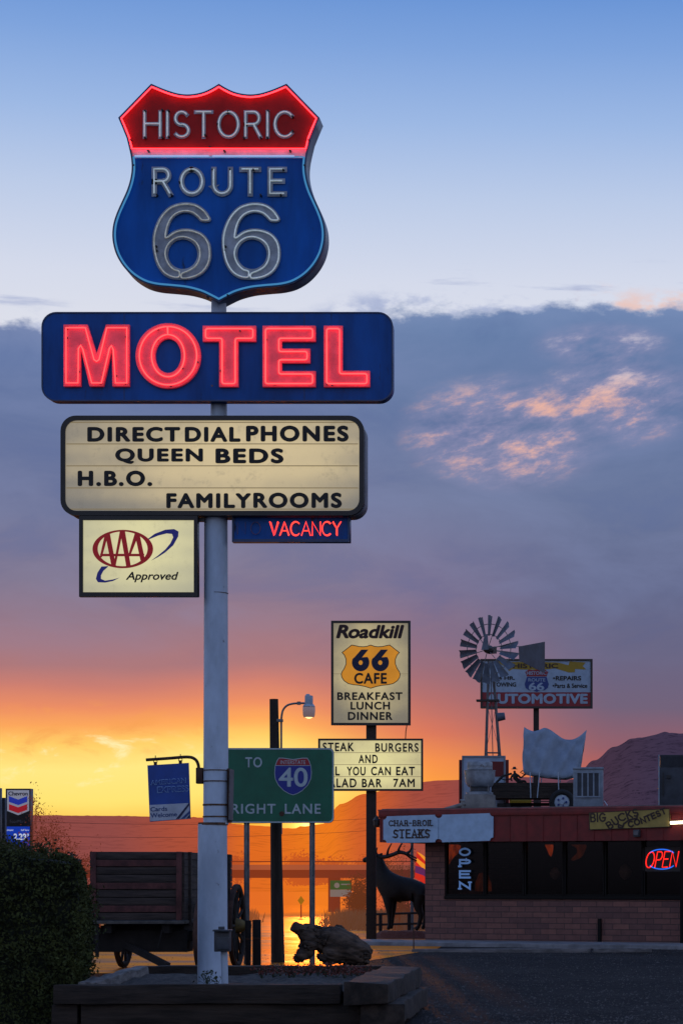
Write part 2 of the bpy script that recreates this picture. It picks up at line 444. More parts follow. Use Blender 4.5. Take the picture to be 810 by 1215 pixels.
# sunlit wisps in the deck
def blob(px, py, rx, ry):
    dx = M(nt, 'MULTIPLY', M(nt, 'SUBTRACT', a, aa(px)), F / rx); dy = M(nt, 'MULTIPLY', M(nt, 'SUBTRACT', v, (PY - py) / F), F / ry)
    return smooth(nt, M(nt, 'ADD', M(nt, 'MULTIPLY', dx, dx), M(nt, 'MULTIPLY', dy, dy)), 1.0, .1)
tilt = M(nt, 'SUBTRACT', v, M(nt, 'MULTIPLY', a, .22))
wv = comb(nt, M(nt, 'MULTIPLY', a, 36.0), M(nt, 'MULTIPLY', tilt, 84.0), 2.35)
wn = fbm(nt, wv, 1.0, 12, .66, .12)
env = M(nt, 'MAXIMUM', blob(600, 515, 140, 78), M(nt, 'MAXIMUM', M(nt, 'MULTIPLY', blob(735, 475, 120, 62), .95), M(nt, 'MULTIPLY', blob(715, 410, 95, 32), .75)))
soft = M(nt, 'MULTIPLY', env, smooth(nt, wn, .30, .60))
hard = M(nt, 'MULTIPLY', env, smooth(nt, M(nt, 'ADD', wn, M(nt, 'MULTIPLY', env, .07)), .53, .74))
sky = mixc(nt, M(nt, 'MULTIPLY', soft, .60), sky, srgb(164, 156, 190))
warm = mixc(nt, smooth(nt, v, .225, .205), srgb(214, 206, 216), srgb(246, 186, 160))
sky = mixc(nt, M(nt, 'MULTIPLY', hard, .92), sky, warm)
# bright ragged clouds low on the left, and a hot spot where the sun sits
lc = fbm(nt, comb(nt, M(nt, 'MULTIPLY', a, 42.0), M(nt, 'MULTIPLY', v, 95.0), 8.0), 1.0, 9, .62, .5)
lm = M(nt, 'MULTIPLY', smooth(nt, lc, .52, .7), blob(120, 905, 190, 42))
sky = mixc(nt, M(nt, 'MULTIPLY', lm, .8), sky, srgb(255, 246, 190))
ld = M(nt, 'MULTIPLY', smooth(nt, lc, .50, .34), blob(60, 872, 260, 40))
sky = mixc(nt, M(nt, 'MULTIPLY', ld, .5), sky, srgb(244, 160, 84))
sdx = M(nt, 'SUBTRACT', a, SUN_AZ); sdy = M(nt, 'SUBTRACT', v, math.tan(SUN_EL) - .0065)
sd = M(nt, 'SQRT', M(nt, 'ADD', M(nt, 'MULTIPLY', sdx, sdx), M(nt, 'MULTIPLY', M(nt, 'MULTIPLY', sdy, sdy), 2.2)))
g1 = M(nt, 'POWER', 2.718, M(nt, 'MULTIPLY', sd, -1 / .022)); g2 = M(nt, 'POWER', 2.718, M(nt, 'MULTIPLY', sd, -1 / .0032))
glow = mixc(nt, 1.0, sky, mixc(nt, g1, (0, 0, 0, 1), (.34, .10, .012, 1)), 'ADD')
glow = mixc(nt, 1.0, glow, mixc(nt, g2, (0, 0, 0, 1), (3.0, 1.7, .5, 1)), 'ADD')
# the rest of the dome: blue dusk overhead, lilac round the horizon, brightened to fill the sign fronts
amb = ramp(nt, M(nt, 'ADD', M(nt, 'MULTIPLY', Z, .5), .5), [(0, srgb(30, 28, 34)), (.49, srgb(66, 62, 74)), (.52, srgb(186, 184, 206)), (.65, srgb(190, 204, 236)), (.8, srgb(140, 172, 226)), (1, srgb(80, 118, 190))], 'LINEAR')
full = mixc(nt, front, amb, glow)
full = mixc(nt, smooth(nt, v, .45, .8), full, amb)
st_ = nd(nt, 'ShaderNodeTexSky'); st_.sky_type = 'NISHITA'; st_.sun_disc = False
st_.sun_elevation = SUN_EL; st_.sun_rotation = SUN_AZ; st_.dust_density = 2.0
bg1 = nd(nt, 'ShaderNodeBackground', i_Color=full, i_Strength=1.0)
bg2 = nd(nt, 'ShaderNodeBackground', i_Color=st_.outputs[0], i_Strength=.05)
bg2.inputs['Strength'].default_value = .0006
ad = nt.nodes.new('ShaderNodeAddShader'); nt.links.new(bg1.outputs[0], ad.inputs[0]); nt.links.new(bg2.outputs[0], ad.inputs[1])
nt.links.new(ad.outputs[0], wo.inputs[0])

sl = bpy.data.lights.new('sun', 'SUN'); so = bpy.data.objects.new('sun', sl); COL.objects.link(so)
sl.energy = .5; sl.angle = math.radians(.6); sl.color = (1, .36, .06)
sdv = Vector((math.sin(SUN_AZ) * math.cos(SUN_EL), math.cos(SUN_AZ) * math.cos(SUN_EL), math.sin(SUN_EL)))
so.rotation_euler = sdv.to_track_quat('Z', 'Y').to_euler(); so.location = (0, 0, 30)

# ================================================================== materials
def lit_face(name, mid, edge, cx, cz, rx, rz, box=(0, 0, 1, 1), Yd=1.0):
    """translucent sign panel lit from inside: bright over the lamps, greyer and grimy towards the frame"""
    m, nt, out = new_mat(name)
    b = nt.nodes.new('ShaderNodeBsdfPrincipled'); nt.links.new(b.outputs[0], out.inputs[0])
    b.inputs['Base Color'].default_value = (.10, .09, .07, 1); b.inputs['Roughness'].default_value = .4
    tc = nt.nodes.new('ShaderNodeTexCoord'); s = nt.nodes.new('ShaderNodeSeparateXYZ'); g = nt.nodes.new('ShaderNodeNewGeometry'); nt.links.new(g.outputs['Position'], s.inputs[0])
    pa, pb = at(box[0], box[3], Yd), at(box[2], box[1], Yd)                     # lower left and upper right corner of the panel
    gx = M(nt, 'DIVIDE', M(nt, 'SUBTRACT', s.outputs[0], pa.x), pb.x - pa.x); gzz = M(nt, 'DIVIDE', M(nt, 'SUBTRACT', s.outputs[2], pa.z), pb.z - pa.z)
    dx = M(nt, 'DIVIDE', M(nt, 'SUBTRACT', gx, cx), rx); dz = M(nt, 'DIVIDE', M(nt, 'SUBTRACT', gzz, cz), rz)
    d = M(nt, 'SQRT', M(nt, 'ADD', M(nt, 'MULTIPLY', dx, dx), M(nt, 'MULTIPLY', dz, dz)))
    f1 = fbm(nt, tc.outputs['Object'], 1.3, 4, .55); f2 = fbm(nt, tc.outputs['Object'], 9, 6, .7)
    tubes = M(nt, 'MULTIPLY', M(nt, 'SINE', M(nt, 'MULTIPLY', gzz, 25.0)), .05)
    k = smooth(nt, M(nt, 'ADD', M(nt, 'ADD', d, tubes), M(nt, 'MULTIPLY', M(nt, 'SUBTRACT', f1, .5), .7)), 1.1, .1)
    e = mixc(nt, k, edge, mid)
    e = mixc(nt, M(nt, 'MULTIPLY', smooth(nt, f2, .52, .78), .35), e, tuple(c * .6 for c in edge[:3]) + (1,))
    nt.links.new(e, b.inputs['Emission Color']); b.inputs['Emission Strength'].default_value = .95
    MATS[name] = m
pmat('cabinet_blue', (.0015, .062, .27, 1), .45, spec=.2, var=(2.2, .35), bump=(6, .05), stain=((.012, .022, .05, 1), 5, .60), stretch=(1, 1, .22))
pmat('shield_side', (.13, .17, .23, 1), .45, var=(4, .3), stain=((.06, .05, .05, 1), 4, .58))
pmat('cabinet_side', (.09, .10, .12, 1), .5, var=(4, .3), stain=((.10, .05, .03, 1), 3, .60))
pmat('blue_side', (.015, .04, .11, 1), .4, var=(4, .3), stain=((.05, .03, .03, 1), 4, .62))
pmat('shield_red', (.26, .010, .010, 1), .5, spec=.15, var=(3, .25), emit=(.10, .002, .003, 1), es=.25)  # emission adds red neon spill to the panel
pmat('shield_blue', (.0015, .088, .38, 1), .45, spec=.15, var=(2.2, .28), bump=(5, .04), stain=((.01, .03, .07, 1), 5, .63), stretch=(1, 1, .25))
pmat('letter_grey', (.29, .32, .37, 1), .5, var=(8, .25), stain=((.10, .05, .03, 1), 9, .66))
pmat('letter_pink', (.50, .10, .13, 1), .5, var=(6, .25), emit=(.55, .016, .035, 1), es=.50, evar=.35)  # red neon spill painted into base colour and emission
pmat('strip_pink', (.65, .55, .6, 1), .5, var=(6, .2))
pmat('tube_off', (.85, .92, .86, 1), .25, spec=.6, var=(20, .25), emit=(.22, .27, .25, 1), es=.55)  # emission added to lift the unlit tubes above their skylight
pmat('tube_off_warm', (.78, .76, .62, 1), .25, spec=.6, var=(20, .3), emit=(.14, .13, .09, 1), es=.5)  # same added glow, weaker and warmer
pmat('tube_dark', (.13, .06, .08, 1), .4)
neon('tube_red', (1, .020, .028, 1), 7.5)
neon('tube_motel', (1, .035, .035, 1), 5.0)
neon('tube_blue', (.07, .30, .62, 1), .75)
neon('tube_pale', (.45, .55, .95, 1), .8)
neon('tube_vacancy', (1, .045, .03, 1), 2.6)
neon('tube_open_red', (1, .02, .015, 1), 1.7)
neon('tube_open_blue', (.03, .17, .95, 1), 1.0)
neon('fluorescent', (1, .80, .50, 1), 9.0)
pmat('clip_black', (.012, .012, .014, 1), .5)
pmat('dark_frame', (.012, .011, .012, 1), .4, var=(5, .3))
pmat('frame_grey', (.12, .13, .16, 1), .5, var=(4, .3))
pmat('letter_black', (.008, .007, .007, 1), .6)
pmat('letter_maroon', (.025, .006, .006, 1), .6)
pmat('letter_navy', (.006, .01, .045, 1), .6)
lit_face('marquee_face', srgb(206, 186, 142), srgb(118, 114, 106), .56, .60, .72, .85, (76, 497, 427, 607), 25.0)
pmat('marquee_track', (.10, .08, .05, 1), .5, emit=srgb(150, 132, 96), es=.6)
lit_face('club_face', srgb(222, 214, 160), srgb(176, 172, 142), .5, .62, .75, .85, (98, 616, 231, 703), 25.0)
lit_face('cafe_face', srgb(198, 180, 128), srgb(120, 112, 94), .5, .55, .66, .66, (395, 739, 484, 858), 58.0)
lit_face('cafe_face_bright', srgb(226, 216, 152), srgb(176, 164, 122), .5, .45, .75, .8, (379, 878, 500, 936), 58.0)
pmat('cafe_orange', (.20, .09, .01, 1), .5, emit=srgb(204, 132, 26), es=.85, evar=.2)
pmat('club_red', (.16, .008, .010, 1), .5, emit=srgb(128, 12, 16), es=.6)
pmat('club_blue', (.01, .012, .09, 1), .5, emit=srgb(26, 26, 96), es=.6)
pmat('club_cream', (.3, .28, .2, 1), .5, emit=srgb(208, 200, 150), es=.9)
pmat('pole_paint', (.37, .45, .56, 1), .5, var=(2.5, .22), bump=(14, .12), stain=((.09, .06, .05, 1), 11, .635), stretch=(1, 1, .45))
pmat('pole_rust', (.09, .045, .025, 1), .8, var=(9, .5))
pmat('weathered_steel', (.10, .10, .11, 1), .6, var=(6, .3), stain=((.08, .04, .025, 1), 5, .58))
pmat('iron_rust', (.05, .022, .014, 1), .8, var=(8, .4), bump=(12, .3))
pmat('card_blue', (.008, .05, .26, 1), .5, var=(4, .2))
pmat('card_outline', (.16, .30, .55, 1), .5)
pmat('card_grey', (.34, .38, .46, 1), .5, var=(5, .15))
pmat('card_ink', (.01, .04, .16, 1), .5)
pmat('card_stripe', (.006, .01, .05, 1), .5)
pmat('sign_green', (.0015, .10, .055, 1), .4, var=(3, .15))
pmat('sign_white', (.34, .42, .46, 1), .4, var=(6, .12))
pmat('sign_back', (.30, .32, .34, 1), .5, metal=.5)
pmat('shield_sign_blue', (.008, .02, .22, 1), .4)
pmat('shield_sign_red', (.28, .01, .02, 1), .4)
pmat('galvanised', (.16, .17, .18, 1), .5, metal=.6, var=(8, .25))
pmat('wood_pole', (.020, .014, .011, 1), .85, var=(6, .4), bump=(20, .5), stretch=(3, 3, .25))
pmat('cafe_post', (.014, .008, .007, 1), .7, var=(5, .3))
pmat('timber', (.026, .018, .0135, 1), .9, var=(3, .55), bump=(9, .8), stretch=(.6, 5, 5), stain=((.012, .009, .008, 1), 2.2, .6))
pmat('timber_pale', (.13, .12, .115, 1), .9, var=(4, .5), bump=(10, .8), stretch=(4, .6, 4))
pmat('timber_end', (.028, .020, .016, 1), .9, var=(7, .6), bump=(10, .9))
pmat('soil', (.045, .036, .032, 1), .95, var=(14, .6), bump=(40, .9))
pmat('wagon_wood', (.038, .027, .023, 1), .85, var=(4, .5), bump=(14, .5), stretch=(.5, .5, 6))
pmat('wagon_red', (.075, .024, .022, 1), .8, var=(5, .45), bump=(14, .4))
pmat('wagon_dark', (.010, .008, .008, 1), .85, var=(5, .4))
pmat('wagon_pale', (.07, .065, .06, 1), .85, var=(5, .4))
pmat('hub_yellow', (.11, .075, .02, 1), .7, var=(10, .4))
pmat('driftwood', (.062, .040, .028, 1), .9, var=(3, .7), bump=(5, 1.0), stretch=(1, 4, 4))
pmat('utility_grey', (.035, .042, .055, 1), .5, var=(8, .3))
pmat('lamp_glass', (.35, .36, .38, 1), .3, emit=(.9, .35, .08, 1), es=.10)  # emission paints the sunset refracted in the lens
neon('lamp_bulb', (1, .62, .25, 1), 2.2)  # sunset refraction painted as a glowing cap, no lit bulb
pmat('elk_bronze', (.008, .0055, .005, 1), .7, var=(10, .4), bump=(16, .4))
pmat('roof_red', (.13, .009, .009, 1), .55, var=(4, .3), bump=(8, .06))
pmat('roof_trim', (.20, .04, .045, 1), .5, var=(4, .3))
pmat('roof_top', (.12, .11, .11, 1), .9, var=(2, .3))
pmat('dark_trim', (.003, .0028, .003, 1), .6, spec=.15)
pmat('interior', (.010, .007, .006, 1), .9, var=(2, .6))
pmat('interior_light', (.28, .16, .11, 1), .8, var=(3, .3))
pmat('lampshade', (.3, .06, .01, 1), .6, emit=srgb(214, 80, 30), es=.62, evar=.9, var=(6, .4), stretch=(4, 4, 1.5))  # curtain cloth with the sunset glow painted as emission
pmat('lampshade_dim', (.2, .06, .01, 1), .6, emit=srgb(128, 52, 22), es=.30, evar=.9, stretch=(4, 4, 1.5))  # painted amber glow, shared by a curtain and the added lamp shape
pmat('steak_sign', (.32, .45, .60, 1), .6, var=(4, .12), stain=((.2, .25, .3, 1), 8, .66))
pmat('letter_brown', (.035, .02, .015, 1), .7)
pmat('open_letters', (.20, .34, .60, 1), .5, emit=(.08, .17, .36, 1), es=.30)
pmat('bucks_yellow', (.30, .22, .055, 1), .7, var=(5, .15))
pmat('gravel_stone', (.055, .05, .05, 1), .9, var=(3, .7))
pmat('concrete', (.16, .16, .17, 1), .9, var=(3, .3), bump=(18, .4))
pmat('curb_wood', (.13, .12, .12, 1), .9, var=(3, .4), stretch=(1, 4, 4))
pmat('canvas', (.20, .245, .31, 1), .85, var=(3, .15), bump=(4, .25))
pmat('cooler_metal', (.17, .21, .26, 1), .5, metal=.2, var=(4, .2))
pmat('cooler_dark', (.025, .03, .04, 1), .6, var=(4, .3))
pmat('fan_metal', (.20, .23, .27, 1), .5, metal=.3, var=(4, .35), stain=((.10, .09, .09, 1), 3, .58))
pmat('tan_paint', (.16, .15, .14, 1), .7, var=(4, .3))
pmat('board_white', (.32, .40, .52, 1), .6, var=(3, .15))
pmat('board_red', (.15, .012, .014, 1), .6)
pmat('tyre', (.010, .010, .011, 1), .8)
pmat('rim_paint', (.32, .38, .46, 1), .5)
pmat('blade_steel', (.085, .105, .145, 1), .55, metal=.15, var=(3, .3))
pmat('vane_steel', (.040, .050, .075, 1), .55, metal=.15, var=(3, .3))
pmat('auto_white', (.24, .32, .42, 1), .5, var=(3, .12))
pmat('auto_red', (.20, .010, .018, 1), .5)
pmat('auto_yellow', (.26, .17, .006, 1), .5)
pmat('auto_blue', (.010, .03, .16, 1), .5)
pmat('gas_white', (.4, .4, .42, 1), .5, emit=srgb(170, 170, 182), es=.26)
pmat('gas_blue', (.02, .04, .25, 1), .5, emit=srgb(24, 40, 150), es=.6)
pmat('gas_red', (.25, .01, .02, 1), .5, emit=srgb(160, 16, 24), es=.6)
pmat('price_blue', (.01, .06, .4, 1), .5, emit=srgb(8, 54, 176), es=.5)
pmat('price_digits', (.5, .5, .5, 1), .5, emit=srgb(220, 230, 245), es=.55)
pmat('hedge_leaf', (.042, .050, .015, 1), .75, spec=.15, var=(4, .6))
pmat('hedge_leaf_warm', (.045, .028, .010, 1), .65, var=(6, .5))
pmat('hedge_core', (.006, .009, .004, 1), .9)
pmat('hedge_twig', (.018, .012, .009, 1), .9)
pmat('plant_red', (.11, .020, .012, 1), .6, var=(8, .5))
pmat('plant_green', (.03, .045, .02, 1), .6, var=(8, .5))
pmat('rail_wood', (.020, .014, .013, 1), .9, var=(6, .5))

def glass_mat():
    m, nt, out = new_mat('window_glass')
    t = nd(nt, 'ShaderNodeBsdfTransparent', i_Color=(.62, .60, .60, 1)); g = nd(nt, 'ShaderNodeBsdfGlossy', i_Roughness=.03, i_Color=(.8, .8, .85, 1))
    fr = nd(nt, 'ShaderNodeFresnel', i_IOR=1.45)
    mx = nt.nodes.new('ShaderNodeMixShader'); nt.links.new(M(nt, 'MULTIPLY', fr.outputs[0], .35), mx.inputs[0]); nt.links.new(t.outputs[0], mx.inputs[1]); nt.links.new(g.outputs[0], mx.inputs[2])
    nt.links.new(mx.outputs[0], out.inputs[0]); MATS['window_glass'] = m
glass_mat()
def brick_mat():
    m, nt, out = new_mat('slump_brick')
    b = nt.nodes.new('ShaderNodeBsdfPrincipled'); nt.links.new(b.outputs[0], out.inputs[0]); b.inputs['Roughness'].default_value = .85
    tc = nt.nodes.new('ShaderNodeTexCoord'); s = nt.nodes.new('ShaderNodeSeparateXYZ'); nt.links.new(tc.outputs['Object'], s.inputs[0])
    vec = comb(nt, M(nt, 'ADD', s.outputs[0], s.outputs[1]), s.outputs[2])
    wob = fbm(nt, tc.outputs['Object'], 9, 3)
    vec = comb(nt, M(nt, 'ADD', s.outputs[0], M(nt, 'ADD', s.outputs[1], M(nt, 'MULTIPLY', wob, .012))), M(nt, 'ADD', s.outputs[2], M(nt, 'MULTIPLY', wob, .012)))
    br = nt.nodes.new('ShaderNodeTexBrick'); nt.links.new(vec, br.inputs['Vector'])
    br.inputs['Scale'].default_value = 1; br.inputs['Brick Width'].default_value = .40; br.inputs['Row Height'].default_value = .128; br.inputs['Mortar Size'].default_value = .009
    br.inputs['Color1'].default_value = (.21, .088, .068, 1); br.inputs['Color2'].default_value = (.12, .055, .050, 1); br.inputs['Mortar'].default_value = (.065, .040, .036, 1)
    br.inputs['Mortar Smooth'].default_value = .3; br.offset = .5
    f = fbm(nt, tc.outputs['Object'], 5, 6, .65)
    nt.links.new(mixc(nt, smooth(nt, f, .3, .7), mixc(nt, .35, br.outputs[0], (.05, .02, .02, 1)), br.outputs[0]), b.inputs['Base Color'])
    bn = nd(nt, 'ShaderNodeBump', i_Strength=.8, i_Distance=.015); nt.links.new(M(nt, 'SUBTRACT', M(nt, 'MULTIPLY', f, .35), br.outputs[1]), bn.inputs['Height']); nt.links.new(bn.outputs[0], b.inputs['Normal'])
    MATS['slump_brick'] = m
brick_mat()
def ground_mat(name, base, dark, rough, bumps, spec=.5, stops=None, glare_tint=None):
    m, nt, out = new_mat(name)
    b = nt.nodes.new('ShaderNodeBsdfPrincipled'); nt.links.new(b.outputs[0], out.inputs[0]); b.inputs['Specular IOR Level'].default_value = spec
    tc = nt.nodes.new('ShaderNodeTexCoord'); o = tc.outputs['Object']
    f1 = fbm(nt, o, .35, 7, .6); f2 = fbm(nt, o, 3.0, 7, .7); f3 = fbm(nt, o, 38, 4, .7)
    c = mixc(nt, smooth(nt, f1, .35, .65), dark, base)
    c = mixc(nt, M(nt, 'MULTIPLY', smooth(nt, f2, .45, .7), .5), c, tuple(x * 1.5 for x in base[:3]) + (1,))
    vo = nt.nodes.new('ShaderNodeTexVoronoi'); vo.feature = 'DISTANCE_TO_EDGE'; vo.inputs['Scale'].default_value = .42
    wv_ = nd(nt, 'ShaderNodeVectorMath', operation='ADD'); nt.links.new(o, wv_.inputs[0]); nt.links.new(comb(nt, M(nt, 'MULTIPLY', f2, .9), M(nt, 'MULTIPLY', f1, .9)), wv_.inputs[1]); nt.links.new(wv_.outputs[0], vo.inputs['Vector'])
    crack = M(nt, 'MULTIPLY', smooth(nt, vo.outputs[0], .016, .002), smooth(nt, f1, .42, .55))
    c = mixc(nt, M(nt, 'MULTIPLY', crack, .85), c, tuple(x * .25 for x in dark[:3]) + (1,))
    f4 = fbm(nt, o, 9, 5, .75); c = mixc(nt, M(nt, 'MULTIPLY', smooth(nt, f4, .48, .66), .55), c, tuple(x * 2.0 for x in base[:3]) + (1,))
    c = mixc(nt, M(nt, 'MULTIPLY', smooth(nt, f3, .5, .75), .7), c, tuple(x * 2.2 for x in base[:3]) + (1,))
    nt.links.new(c, b.inputs['Base Color'])
    nt.links.new(M(nt, 'ADD', M(nt, 'MULTIPLY', f2, .3), rough - .15), b.inputs['Roughness'])
    bn = nd(nt, 'ShaderNodeBump', i_Strength=bumps, i_Distance=.03); nt.links.new(M(nt, 'ADD', f3, M(nt, 'MULTIPLY', f2, 1.5)), bn.inputs['Height']); nt.links.new(bn.outputs[0], b.inputs['Normal'])
    if glare_tint:                                                                    # orange-tinted gloss paints the sunset glare on the road in streaks
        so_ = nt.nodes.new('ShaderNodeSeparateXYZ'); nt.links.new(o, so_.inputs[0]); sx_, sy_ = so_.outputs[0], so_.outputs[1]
        gl = nd(nt, 'ShaderNodeBsdfGlossy', i_Color=glare_tint); nt.links.new(M(nt, 'ADD', M(nt, 'MULTIPLY', f2, .36), .27), gl.inputs['Roughness']); nt.links.new(bn.outputs[0], gl.inputs['Normal'])
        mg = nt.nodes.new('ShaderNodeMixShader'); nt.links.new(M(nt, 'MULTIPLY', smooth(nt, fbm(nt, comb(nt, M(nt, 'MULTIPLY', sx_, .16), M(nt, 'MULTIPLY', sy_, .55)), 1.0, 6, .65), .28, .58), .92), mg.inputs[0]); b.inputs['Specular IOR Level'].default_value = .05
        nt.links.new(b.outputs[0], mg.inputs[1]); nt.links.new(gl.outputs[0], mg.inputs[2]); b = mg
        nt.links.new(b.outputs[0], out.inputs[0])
    if stops:                                                                   # evening haze painted as emission, also warming the nearer road
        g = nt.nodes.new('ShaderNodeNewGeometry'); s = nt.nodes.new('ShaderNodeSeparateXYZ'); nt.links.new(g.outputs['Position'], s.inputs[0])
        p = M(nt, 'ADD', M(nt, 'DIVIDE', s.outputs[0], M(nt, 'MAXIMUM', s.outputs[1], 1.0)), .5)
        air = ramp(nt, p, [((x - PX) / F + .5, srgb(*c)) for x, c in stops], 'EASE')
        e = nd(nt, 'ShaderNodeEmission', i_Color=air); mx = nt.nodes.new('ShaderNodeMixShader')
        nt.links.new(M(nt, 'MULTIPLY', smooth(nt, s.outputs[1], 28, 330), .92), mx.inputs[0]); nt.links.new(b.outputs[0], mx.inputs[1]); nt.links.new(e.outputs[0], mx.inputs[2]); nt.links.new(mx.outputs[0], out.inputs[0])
    MATS[name] = m
ground_mat('asphalt', (.030, .0262, .0255, 1), (.0135, .012, .0122, 1), .85, 1.0, .05)

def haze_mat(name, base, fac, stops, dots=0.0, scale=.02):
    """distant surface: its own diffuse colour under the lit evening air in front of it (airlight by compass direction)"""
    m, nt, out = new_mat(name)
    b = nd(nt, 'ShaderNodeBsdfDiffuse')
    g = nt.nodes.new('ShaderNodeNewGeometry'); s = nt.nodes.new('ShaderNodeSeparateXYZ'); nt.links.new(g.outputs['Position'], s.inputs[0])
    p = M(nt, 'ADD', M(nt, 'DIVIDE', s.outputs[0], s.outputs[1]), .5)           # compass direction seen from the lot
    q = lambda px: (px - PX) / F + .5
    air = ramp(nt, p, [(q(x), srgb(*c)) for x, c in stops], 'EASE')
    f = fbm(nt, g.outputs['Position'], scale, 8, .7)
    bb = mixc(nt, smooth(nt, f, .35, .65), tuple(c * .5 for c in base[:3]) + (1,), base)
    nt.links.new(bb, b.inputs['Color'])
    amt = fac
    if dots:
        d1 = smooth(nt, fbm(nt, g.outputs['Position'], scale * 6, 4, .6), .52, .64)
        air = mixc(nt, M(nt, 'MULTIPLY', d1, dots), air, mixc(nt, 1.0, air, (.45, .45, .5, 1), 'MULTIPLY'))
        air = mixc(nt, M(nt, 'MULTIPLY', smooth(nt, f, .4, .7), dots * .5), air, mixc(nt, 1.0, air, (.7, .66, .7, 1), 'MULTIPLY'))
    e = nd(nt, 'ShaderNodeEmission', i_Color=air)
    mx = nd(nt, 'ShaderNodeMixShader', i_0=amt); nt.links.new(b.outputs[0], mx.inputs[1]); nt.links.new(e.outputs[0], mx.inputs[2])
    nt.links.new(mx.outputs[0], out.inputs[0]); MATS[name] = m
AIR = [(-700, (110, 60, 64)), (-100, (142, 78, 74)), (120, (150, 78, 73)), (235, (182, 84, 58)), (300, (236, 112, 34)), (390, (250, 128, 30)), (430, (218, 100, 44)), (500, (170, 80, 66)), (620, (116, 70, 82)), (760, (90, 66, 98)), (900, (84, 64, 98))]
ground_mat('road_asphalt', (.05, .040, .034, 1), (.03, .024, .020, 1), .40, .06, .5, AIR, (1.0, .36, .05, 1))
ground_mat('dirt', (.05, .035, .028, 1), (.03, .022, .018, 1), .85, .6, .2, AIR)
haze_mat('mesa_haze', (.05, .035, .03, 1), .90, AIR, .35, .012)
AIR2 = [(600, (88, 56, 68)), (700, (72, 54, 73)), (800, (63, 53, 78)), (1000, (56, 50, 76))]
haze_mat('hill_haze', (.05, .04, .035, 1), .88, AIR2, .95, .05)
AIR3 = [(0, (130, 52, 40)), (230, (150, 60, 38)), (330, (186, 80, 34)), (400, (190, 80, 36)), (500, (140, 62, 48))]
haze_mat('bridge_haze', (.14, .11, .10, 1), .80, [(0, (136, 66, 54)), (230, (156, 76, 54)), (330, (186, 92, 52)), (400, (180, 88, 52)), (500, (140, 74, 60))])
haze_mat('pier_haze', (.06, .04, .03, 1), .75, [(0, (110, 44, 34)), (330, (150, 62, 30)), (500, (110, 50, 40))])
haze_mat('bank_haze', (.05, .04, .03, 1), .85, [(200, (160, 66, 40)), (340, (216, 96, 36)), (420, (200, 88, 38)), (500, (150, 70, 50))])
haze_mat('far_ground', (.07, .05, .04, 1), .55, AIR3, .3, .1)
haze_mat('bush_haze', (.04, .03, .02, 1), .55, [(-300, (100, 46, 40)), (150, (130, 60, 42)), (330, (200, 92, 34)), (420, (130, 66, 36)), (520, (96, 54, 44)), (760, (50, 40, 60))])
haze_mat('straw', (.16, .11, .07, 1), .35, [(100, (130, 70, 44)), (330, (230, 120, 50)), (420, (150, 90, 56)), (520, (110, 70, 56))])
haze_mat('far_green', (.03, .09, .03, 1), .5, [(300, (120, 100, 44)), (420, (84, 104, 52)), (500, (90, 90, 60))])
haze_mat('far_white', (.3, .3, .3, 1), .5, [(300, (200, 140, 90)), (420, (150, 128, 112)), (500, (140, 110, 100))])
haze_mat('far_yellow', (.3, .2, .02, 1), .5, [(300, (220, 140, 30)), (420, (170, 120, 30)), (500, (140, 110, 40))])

# ================================================================== ground, roads, hills
def gz(y):
    if y <= 66: return 0.0
    if y <= 350: return -(y - 66) * .0117
    return max(-3.6, -3.32 - (y - 350) * .001)
def sheet(name, x0, x1, ys, dz, mat, xs=1):
    V = []; Fc = []
    for y in ys:
        for i in range(xs + 1): V.append((x0 + (x1 - x0) * i / xs, y, gz(y) + dz))
    n = xs + 1
    for j in range(len(ys) - 1):
        for i in range(xs): Fc.append((j * n + i, j * n + i + 1, (j + 1) * n + i + 1, (j + 1) * n + i))
    return props(pymesh(name, V, Fc, MATS[mat]), kind='structure')
YS = [-40, 0, 20, 40, 60, 66, 80, 100, 130, 170, 220, 280, 350, 450, 700, 1200, 3000, 9000]
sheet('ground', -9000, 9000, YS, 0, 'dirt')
sheet('parking_lot', -40, 45, [-30, 0, 20, 40, 56], .004, 'asphalt')
